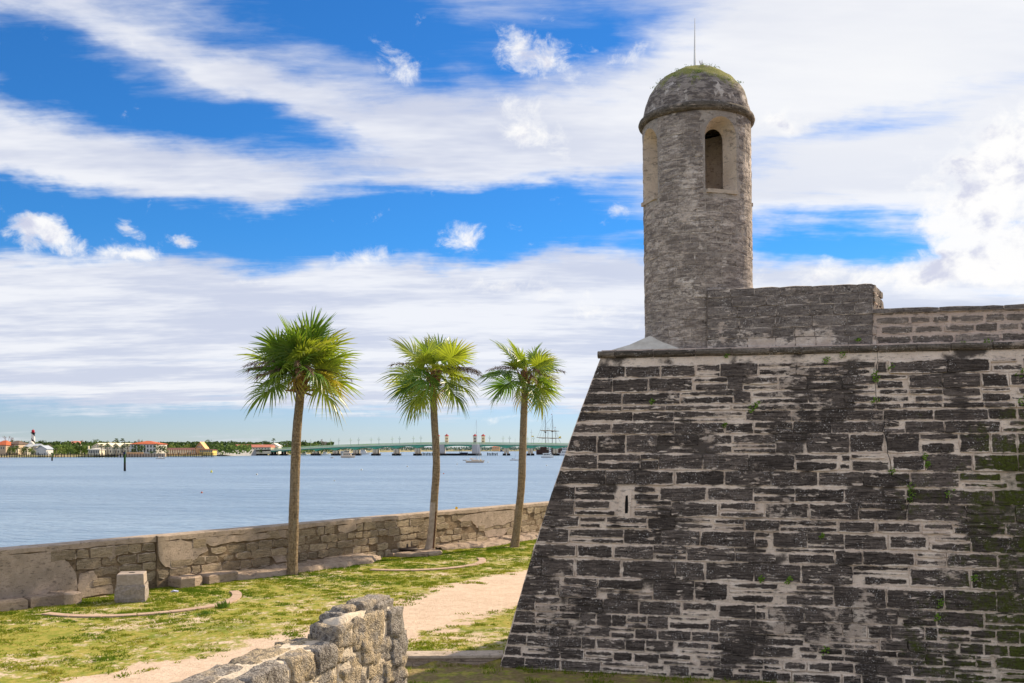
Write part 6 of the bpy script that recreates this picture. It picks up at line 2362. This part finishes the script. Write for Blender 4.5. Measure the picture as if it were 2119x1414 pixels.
# lamp posts
MAT['lamp'] = plain('lamp_post', (0.28, 0.33, 0.30), (0.22, 0.26, 0.24), 1.0, rough=0.5)
lamp_root = None
LAMPS = sorted(((643, 0), (684, 1), (701, 0), (725.5, 1), (742, 0), (768, 1), (784, 0), (811.5, 1), (827, 0), (855.5, 1), (871, 0), (1013, 0), (1041, 1), (1054.5, 0), (1092, 1), (1104, 0), (583, 0), (565, 0), (612, 0)))
ORD = 'first second third fourth fifth sixth seventh eighth ninth tenth eleventh twelfth thirteenth fourteenth fifteenth sixteenth seventeenth eighteenth nineteenth'.split()
for i, (px, far) in enumerate(LAMPS):
    D = D_B + (BW - .2 if far else .2)
    X = P(px, 0, D).x
    zb_ = P(0, rail_y(px) + 2, D).z
    if lamp_root is None:
        o = thing('street_lamp', (0, 0, 0), 'slim double armed lamp post standing on the bridge', 'street lamp', 'lamp posts along the bridge', local=True)
        MB().tube([(0, 0, 0), (0, 0, 5.4), (0, 0, 6.2)], [.16, .11, .05], 6).build('post', MAT['lamp'], o)
        for s_ in (-1, 1):
            MB().tube([(0, 0, 3.4), (s_ * .5, 0, 3.5), (s_ * .8, 0, 3.9)], .07, 5).build('arm', MAT['lamp'], o)
            MB().lathe((s_ * .8, 0, 3.9), [(.05, 0), (.24, .25), (.2, .6), (0, .75)], 8).build('lamp_head', MAT['pale_green'], o)
        lamp_root = o
    else:
        o = copy_tree(lamp_root)
    o.location = (X, D, zb_)
    o['label'] = 'double armed lamp post on the bridge, ' + ORD[i] + ' from the shore end'

# ------------------------------------------------------------------ boats
def hull_mesh(L, B, H, sheer=0.25, sternw=0.75):
    """pointed hull along +X, waterline at z = 0"""
    mb = MB()
    secs = 10
    for i in range(secs + 1):
        t = i / secs
        bw = B / 2 * (sternw + (1 - sternw) * min(1, t * 3)) * (1 - max(0, (t - .45) / .55) ** 2.0)
        bw = max(bw, 0.02)
        z = H * (1 + sheer * (t - .35) ** 2 * 2.2)
        x = -L / 2 + L * t
        rk = 0.06 * L * (t ** 3)
        for fy, fz in ((1, 1), (.92, .45), (.6, -.1), (.0, -.35), (-.6, -.1), (-.92, .45), (-1, 1)):
            mb.v.append(Vector((x + rk * fz, bw * fy, z * fz)))
    for i in range(secs):
        for k in range(6):
            mb.f.append((i * 7 + k, i * 7 + k + 1, i * 7 + 8 + k, i * 7 + 7 + k))
        mb.f.append((i * 7 + 6, i * 7, i * 7 + 7, i * 7 + 13))
    mb.f.append(tuple(range(7)))
    return mb


def place(o, px, wl, face=1):
    D = far_d(wl)
    p = P(px, wl, D)
    o.location = (p.x, D, WZ)
    o.rotation_euler = (0, 0, 0 if face > 0 else math.pi)
    return D


def sailboat(label, x0, x1, wl, mast_px, top_y, hull='boat_white', face=1, tilt=0.0, jib=True, dinghy=False, cover='boat_cream'):
    D = far_d(wl)
    L = (x1 - x0) / FPX * D
    H = L * 0.11
    o = thing('sailboat', (0, 0, 0), label, 'sailboat', 'boats on the bay', local=True)
    hull_mesh(L, L * .3, H).build('hull', MAT[hull], o)
    MB().box((0, 0, 0.05), (L * .96, L * .22, 0.10)).build('boot_stripe', MAT['maroon_roof'], o)
    MB().box((L * .02, 0, H + L * .025), (L * .42, L * .16, L * .06), 0, .85).build('cabin', MAT[hull], o)
    MB().box((-L * .20, 0, H + L * .085), (L * .17, L * .15, L * .05), 0, .8).build('spray_hood', MAT[cover], o)
    mx = ((mast_px - (x0 + x1) / 2) / FPX * D) * face
    zt = P(0, top_y, D).z - WZ
    MB().tube([(mx, 0, H), (mx + tilt, 0, zt)], [L * .010, L * .006], 6).build('mast', MAT['spar'], o)
    MB().tube([(mx, 0, H + L * .14), (mx - L * .38, 0, H + L * .13)], L * .014, 6).build('boom', MAT[cover], o)
    st = MB()
    r_ = L * .0022
    st.tube([(mx, 0, zt * .98), (L * .5, 0, H * 1.25)], r_ * 1.6, 4)
    st.tube([(mx, 0, zt * .98), (-L * .49, 0, H * 1.05)], r_, 4)
    if jib:
        st.tube([(mx, 0, zt * .75), (L * .34, 0, H * 1.15)], r_ * 4.5, 4)
        st.tube([(mx, 0, zt * .62), (L * .22, 0, H * 1.15)], r_ * 3.5, 4)
    st.build('stays', MAT['boat_white'], o)
    MB().tube([(mx, -L * .05, zt * .55), (mx, L * .05, zt * .55)], r_ * 1.5, 4).build('spreader', MAT['spar'], o)
    rl = MB()
    for k in range(7):
        x = -L * .45 + L * .9 * k / 6
        rl.tube([(x, -L * .10, H), (x, -L * .10, H + L * .06)], r_, 4)
    rl.tube([(-L * .46, -L * .10, H + L * .06), (L * .46, -L * .08, H + L * .075)], r_, 4)
    rl.build('guard_rail', MAT['spar'], o)
    if dinghy:
        dg = hull_mesh(L * .2, L * .09, L * .035)
        for v in dg.v:
            v.x -= L * .58
            v.z += H * 1.1
        dg.build('dinghy', MAT['spar'], o)
        MB().box((L * .33, 0, H * 1.32), (L * .09, L * .04, L * .035)).build('sail_bag', MAT['yellow'], o)
    place(o, (x0 + x1) / 2, wl, face)
    return o


def motorboat(label, x0, x1, wl, top_y, hull='boat_white', face=1, decks=2, flag=None, canopy=None):
    D = far_d(wl)
    L = (x1 - x0) / FPX * D
    zt = P(0, top_y, D).z - WZ
    H = min(zt * .36, L * .16)
    o = thing('motor_boat', (0, 0, 0), label, 'motor boat', 'boats on the bay', local=True)
    hull_mesh(L, L * .34, H, .35, .9).build('hull', MAT[hull], o)
    dh = (zt - H) / decks
    for k in range(decks):
        z0 = H + dh * k
        ln = L * (.62 - .16 * k)
        dk = MB().box((-L * .06 - .02 * L * k, 0, z0 + dh * .46), (ln, L * (.27 - .03 * k), dh * .92), 0, .93).build('cabin', MAT[hull], o)
        nw = 4 if k == 0 else 3
        for q in range(nw):
            x = -L * .06 - ln * .42 + ln * .84 * (q + .5) / nw
            MB().box((x, -face * L * (.27 - .03 * k) * .485, z0 + dh * .55), (ln * .84 / nw * .72, .06, dh * .36)).build('window', MAT['window'], dk)
        MB().box((-L * .06 - .02 * L * k, 0, z0 + dh * .95), (ln * 1.08, L * (.29 - .03 * k), dh * .08)).build('roof', MAT[hull if not canopy else canopy], o)
    rl = MB()
    rl.tube([(L * .2, -L * .1, H * 1.35), (L * .48, 0, H * 1.6)], L * .003, 4)
    for q in range(4):
        x = L * (.2 + .09 * q)
        rl.tube([(x, -L * (.1 - .03 * q), H * .9), (x, -L * (.1 - .03 * q), H * (1.35 + .08 * q))], L * .003, 4)
    rl.tube([(-L * .1, 0, zt), (-L * .1, 0, zt * 1.25)], L * .004, 4)
    rl.build('rail', MAT['spar'], o)
    place(o, (x0 + x1) / 2, wl, face)
    return o


sailboat('cream hulled sailboat with tall mast moored before the bridge towers', 964, 1001, 957.6, 985.6, 869, 'boat_cream', 1, dinghy=True)
sailboat('small white sailboat with bare mast off the red roofed building', 323, 341, 950, 333.5, 920, 'boat_white', 1, jib=False)
sailboat('small white sailboat beside the trunk of the leaning palm', 1055, 1072.5, 953.2, 1066, 908, 'boat_white', 1, jib=False, cover='navy')
motorboat('cream motor yacht with wrap-around cabin cruising left of the bridge arches', 706, 734, 947.6, 932.5, 'boat_cream', 1, 2)
motorboat('white two decked yacht anchored behind the bridge pier', 742, 764, 940.8, 931, 'boat_white', 1, 2)
motorboat('white cabin boat moored at the foot of the bastion wall', 1120, 1145, 947.8, 938, 'boat_white', 1, 1)
motorboat('tall white excursion boat behind the small cabin boat', 1134, 1144, 943.5, 927.5, 'boat_white', 1, 3)
motorboat('white tour boat partly hidden by the bastion', 1154, 1180, 943, 928, 'boat_white', -1, 2)
motorboat('white boat moored under the bridge ramp beside the thick palm', 622, 635, 941.6, 935, 'boat_white', -1, 1)
motorboat('white launch moored between the bridge piers', 667, 680, 941.6, 935.5, 'boat_white', 1, 1)
motorboat('small motor boat moored among the piers left of the yacht', 700, 716, 940.9, 934, 'boat_white', -1, 1)
motorboat('low skiff towed behind the cream motor yacht', 683, 693, 948.4, 945.6, 'boat_white', 1, 1)
motorboat('pale violet cabin cruiser at the dock before the townhouses', 219, 236, 940.6, 934.5, 'boat_white', 1, 1)
motorboat('low white skiff tied to the long thin dock', 245, 258, 946.6, 943, 'boat_white', 1, 1)
motorboat('white boat at the dock pavilion', 78, 92, 943, 936, 'boat_white', 1, 1)
motorboat('blue boat on the water under the bridge arch', 1034, 1042, 934.8, 931.5, 'navy', 1, 1)
motorboat('distant white boat under the right bridge arch', 1108, 1116, 935.2, 931.5, 'boat_white', 1, 1)

# tall ship behind the bridge
D = 860.0
ship = thing('tall_ship', (P(1138, 0, D).x, D, WZ), 'old wooden tall ship with three masts and furled sails', 'ship')
MAT['ship_wood'] = plain('dark_ship_timber', (0.09, 0.05, 0.04), (0.06, 0.035, 0.03), 0.6)
MAT['furled'] = plain('furled_canvas', (0.40, 0.33, 0.24), (0.30, 0.24, 0.17), 0.6)
c_ = P(1140, 938, D)
hm = hull_mesh(26, 7, 4.2, .6, .85)
for v in hm.v:
    v += Vector((c_.x, D, WZ))
hm.build('hull', MAT['ship_wood'], ship)
box_px(MB(), 1118, 1131, 934, 925, D, 5).build('stern_castle', MAT['ship_wood'], ship)
for (px, ty, r_) in ((1128.6, 862.5, .32), (1142.8, 859.5, .34), (1150, 886.5, .25)):
    a, b2 = P(px, 938, D), P(px, ty, D)
    m_ = MB().tube([a, (a + b2) / 2, b2], [r_, r_ * .8, r_ * .45], 6).build('mast', MAT['ship_wood'], ship)
    MB().add([b2 + Vector((0, 0, .6)), b2 + Vector((-1.0, 0, .4)), b2 + Vector((-.9, 0, 1.0)), b2 + Vector((0, 0, 1.1))], [(0, 1, 2, 3)]).build('pennant', MAT['tower_roof'], m_)
    if px < 1149:
        q = P(px, (ty + 918) / 2 + 6, D)
        MB().lathe((q.x, q.y, q.z), [(.3, 0), (.9, .5), (.9, 1.1), (.3, 1.1)], 10).build('top_platform', MAT['ship_wood'], m_)
for (x0, x1, y0, y1, th) in ((1117, 1137, 890.5, 891.5, .55), (1131, 1157, 890.5, 892.5, .55), (1110, 1138, 905.5, 906.5, .5), (1124, 1162, 906, 907, .5)):
    MB().tube([P(x0, y0, D), P((x0 + x1) / 2, (y0 + y1) / 2 + .8, D), P(x1, y1, D)], [.2, th, .2], 6).build('furled_sail', MAT['furled'], ship)
mb = MB()
for (x0, y0, x1, y1) in ((1128.6, 868, 1114, 915), (1128.6, 868, 1136, 917), (1142.8, 866, 1130, 917), (1142.8, 866, 1152, 917), (1128.6, 880, 1121, 917), (1142.8, 880, 1160, 917), (1150, 890, 1160, 917), (1142.8, 862, 1128.6, 880), (1128.6, 864, 1112, 905)):
    mb.tube([P(x0, y0, D + .4), P(x1, y1, D + .4)], .06, 4)
mb.build('rigging', MAT['ship_wood'], ship)
MB().add([P(1157, 904, D), P(1161, 903, D), P(1160.5, 907, D), P(1156, 907.5, D)], [(0, 1, 2, 3)]).build('ensign', MAT['yellow'], ship)
for (px, ty, lab) in ((1099.5, 889, 'tall bare mast with a yellow flag behind the bridge'), (1134, 881, 'thin bare mast standing between the tall ship masts')):
    o = thing('distant_mast', P(px, 938, 900), lab, 'mast')
    MB().tube([P(px, 940, 900), P(px, ty, 900)], [.22, .1], 5).build('pole', MAT['spar'], o)
    MB().tube([P(px - 2, ty + 6, 900), P(px + 2, ty + 6, 900)], .1, 4).build('crosstree', MAT['spar'], o)
    if px < 1110:
        MB().add([P(px + .5, 902, 899), P(px + 5, 902.5, 899), P(px + 5, 904.5, 899), P(px + .5, 904, 899)], [(0, 1, 2, 3)]).build('flag', MAT['yellow'], o)

# ------------------------------------------------------------------ channel posts and buoys
MAT['post_green'] = plain('algae_post', (0.05, 0.11, 0.02), (0.03, 0.07, 0.015), 2.0)
for (px, ty, wl, r_, lab) in ((258.3, 935, 975, .25, 'thick channel post, green above and black at the waterline'), (107.8, 937, 953.6, .32, 'smaller dark channel post near the dock pavilion')):
    D = far_d(wl)
    a, b2 = P(px, wl, D), P(px, ty, D)
    o = thing('channel_post', (a.x, D, WZ), lab, 'post')
    MB().tube([(a.x, D, WZ - 1), (a.x, D, WZ + (b2.z - WZ) * .42)], [r_ * 1.15, r_ * 1.05], 10).build('wet_foot', MAT['darkwood'], o, True)
    MB().tube([(a.x, D, WZ + (b2.z - WZ) * .42), (a.x, D, b2.z)], [r_, r_ * .9], 10).build('pole', MAT['post_green'], o, True)
    MB().box((a.x, D - r_ * .95, b2.z - .35), (r_ * 2.2, .06, .6)).build('marker_board', MAT['navy'] if r_ < .3 else MAT['post_green'], o)
MAT['buoy_o'] = plain('orange_buoy', (0.75, 0.17, 0.03), (0.65, 0.14, 0.03), 2.0, rough=0.5)
MAT['buoy_y'] = plain('yellow_buoy', (0.72, 0.66, 0.08), (0.62, 0.60, 0.08), 2.0, rough=0.5)
MAT['buoy_w'] = plain('white_buoy', (0.78, 0.76, 0.68), (0.7, 0.68, 0.6), 2.0, rough=0.5)
for (px, wl, hpx, mt, lab) in ((437.5, 978, 5, 'buoy_y', 'yellow cone buoy floating left of the thick palm'), (531.5, 983, 4, 'buoy_w', 'white buoy between the yellow cone buoy and the palm trunk'), (748, 973.5, 4, 'buoy_w', 'white ball buoy midway between the first two palm trunks'), (843, 966.5, 3.5, 'buoy_w', 'white buoy left of the middle palm trunk'), (417.5, 1020.5, 4, 'buoy_o', 'small orange buoy floating nearest the sea wall'),
                               (918, 981, 2.6, 'buoy_o', 'tiny orange buoy right of the middle palm trunk'), (692, 996, 3, 'buoy_w', 'pale buoy right of the thick palm trunk'), (946, 961.5, 3, 'buoy_w', 'white buoy left of the cream sailboat'), (1010, 957.5, 3, 'buoy_w', 'white buoy right of the cream sailboat'), (1071, 971, 2.6, 'buoy_w', 'small buoy beside the leaning palm trunk'), (1131, 964, 2.8, 'buoy_w', 'small white buoy close to the bastion edge')):
    D = far_d(wl)
    p = P(px, wl, D)
    r_ = hpx / FPX * D * .5
    o = thing('buoy', (p.x, D, WZ), lab, 'buoy', 'mooring buoys')
    if mt == 'buoy_y':
        prof = [(0, -r_ * .5), (r_ * .9, -r_ * .2), (r_ * .9, r_ * .4), (r_ * .3, r_ * 1.9), (0, r_ * 2)]
    else:
        prof = [(0, -r_ * .6), (r_ * .85, -r_ * .2), (r_, r_ * .4), (r_ * .8, r_ * 1.0), (r_ * .35, r_ * 1.35), (0, r_ * 1.4)]
    MB().lathe((p.x, D, WZ), prof, 12).build('float', MAT[mt], o, True)
    MB().lathe((p.x, D, WZ + prof[-1][1]), [(r_ * .14, -.02), (r_ * .14, r_ * .3), (0, r_ * .32)], 6).build('mooring_eye', MAT['iron'], o)

for o in bpy.data.objects:
    if '_local' in o:
        del o['_local']
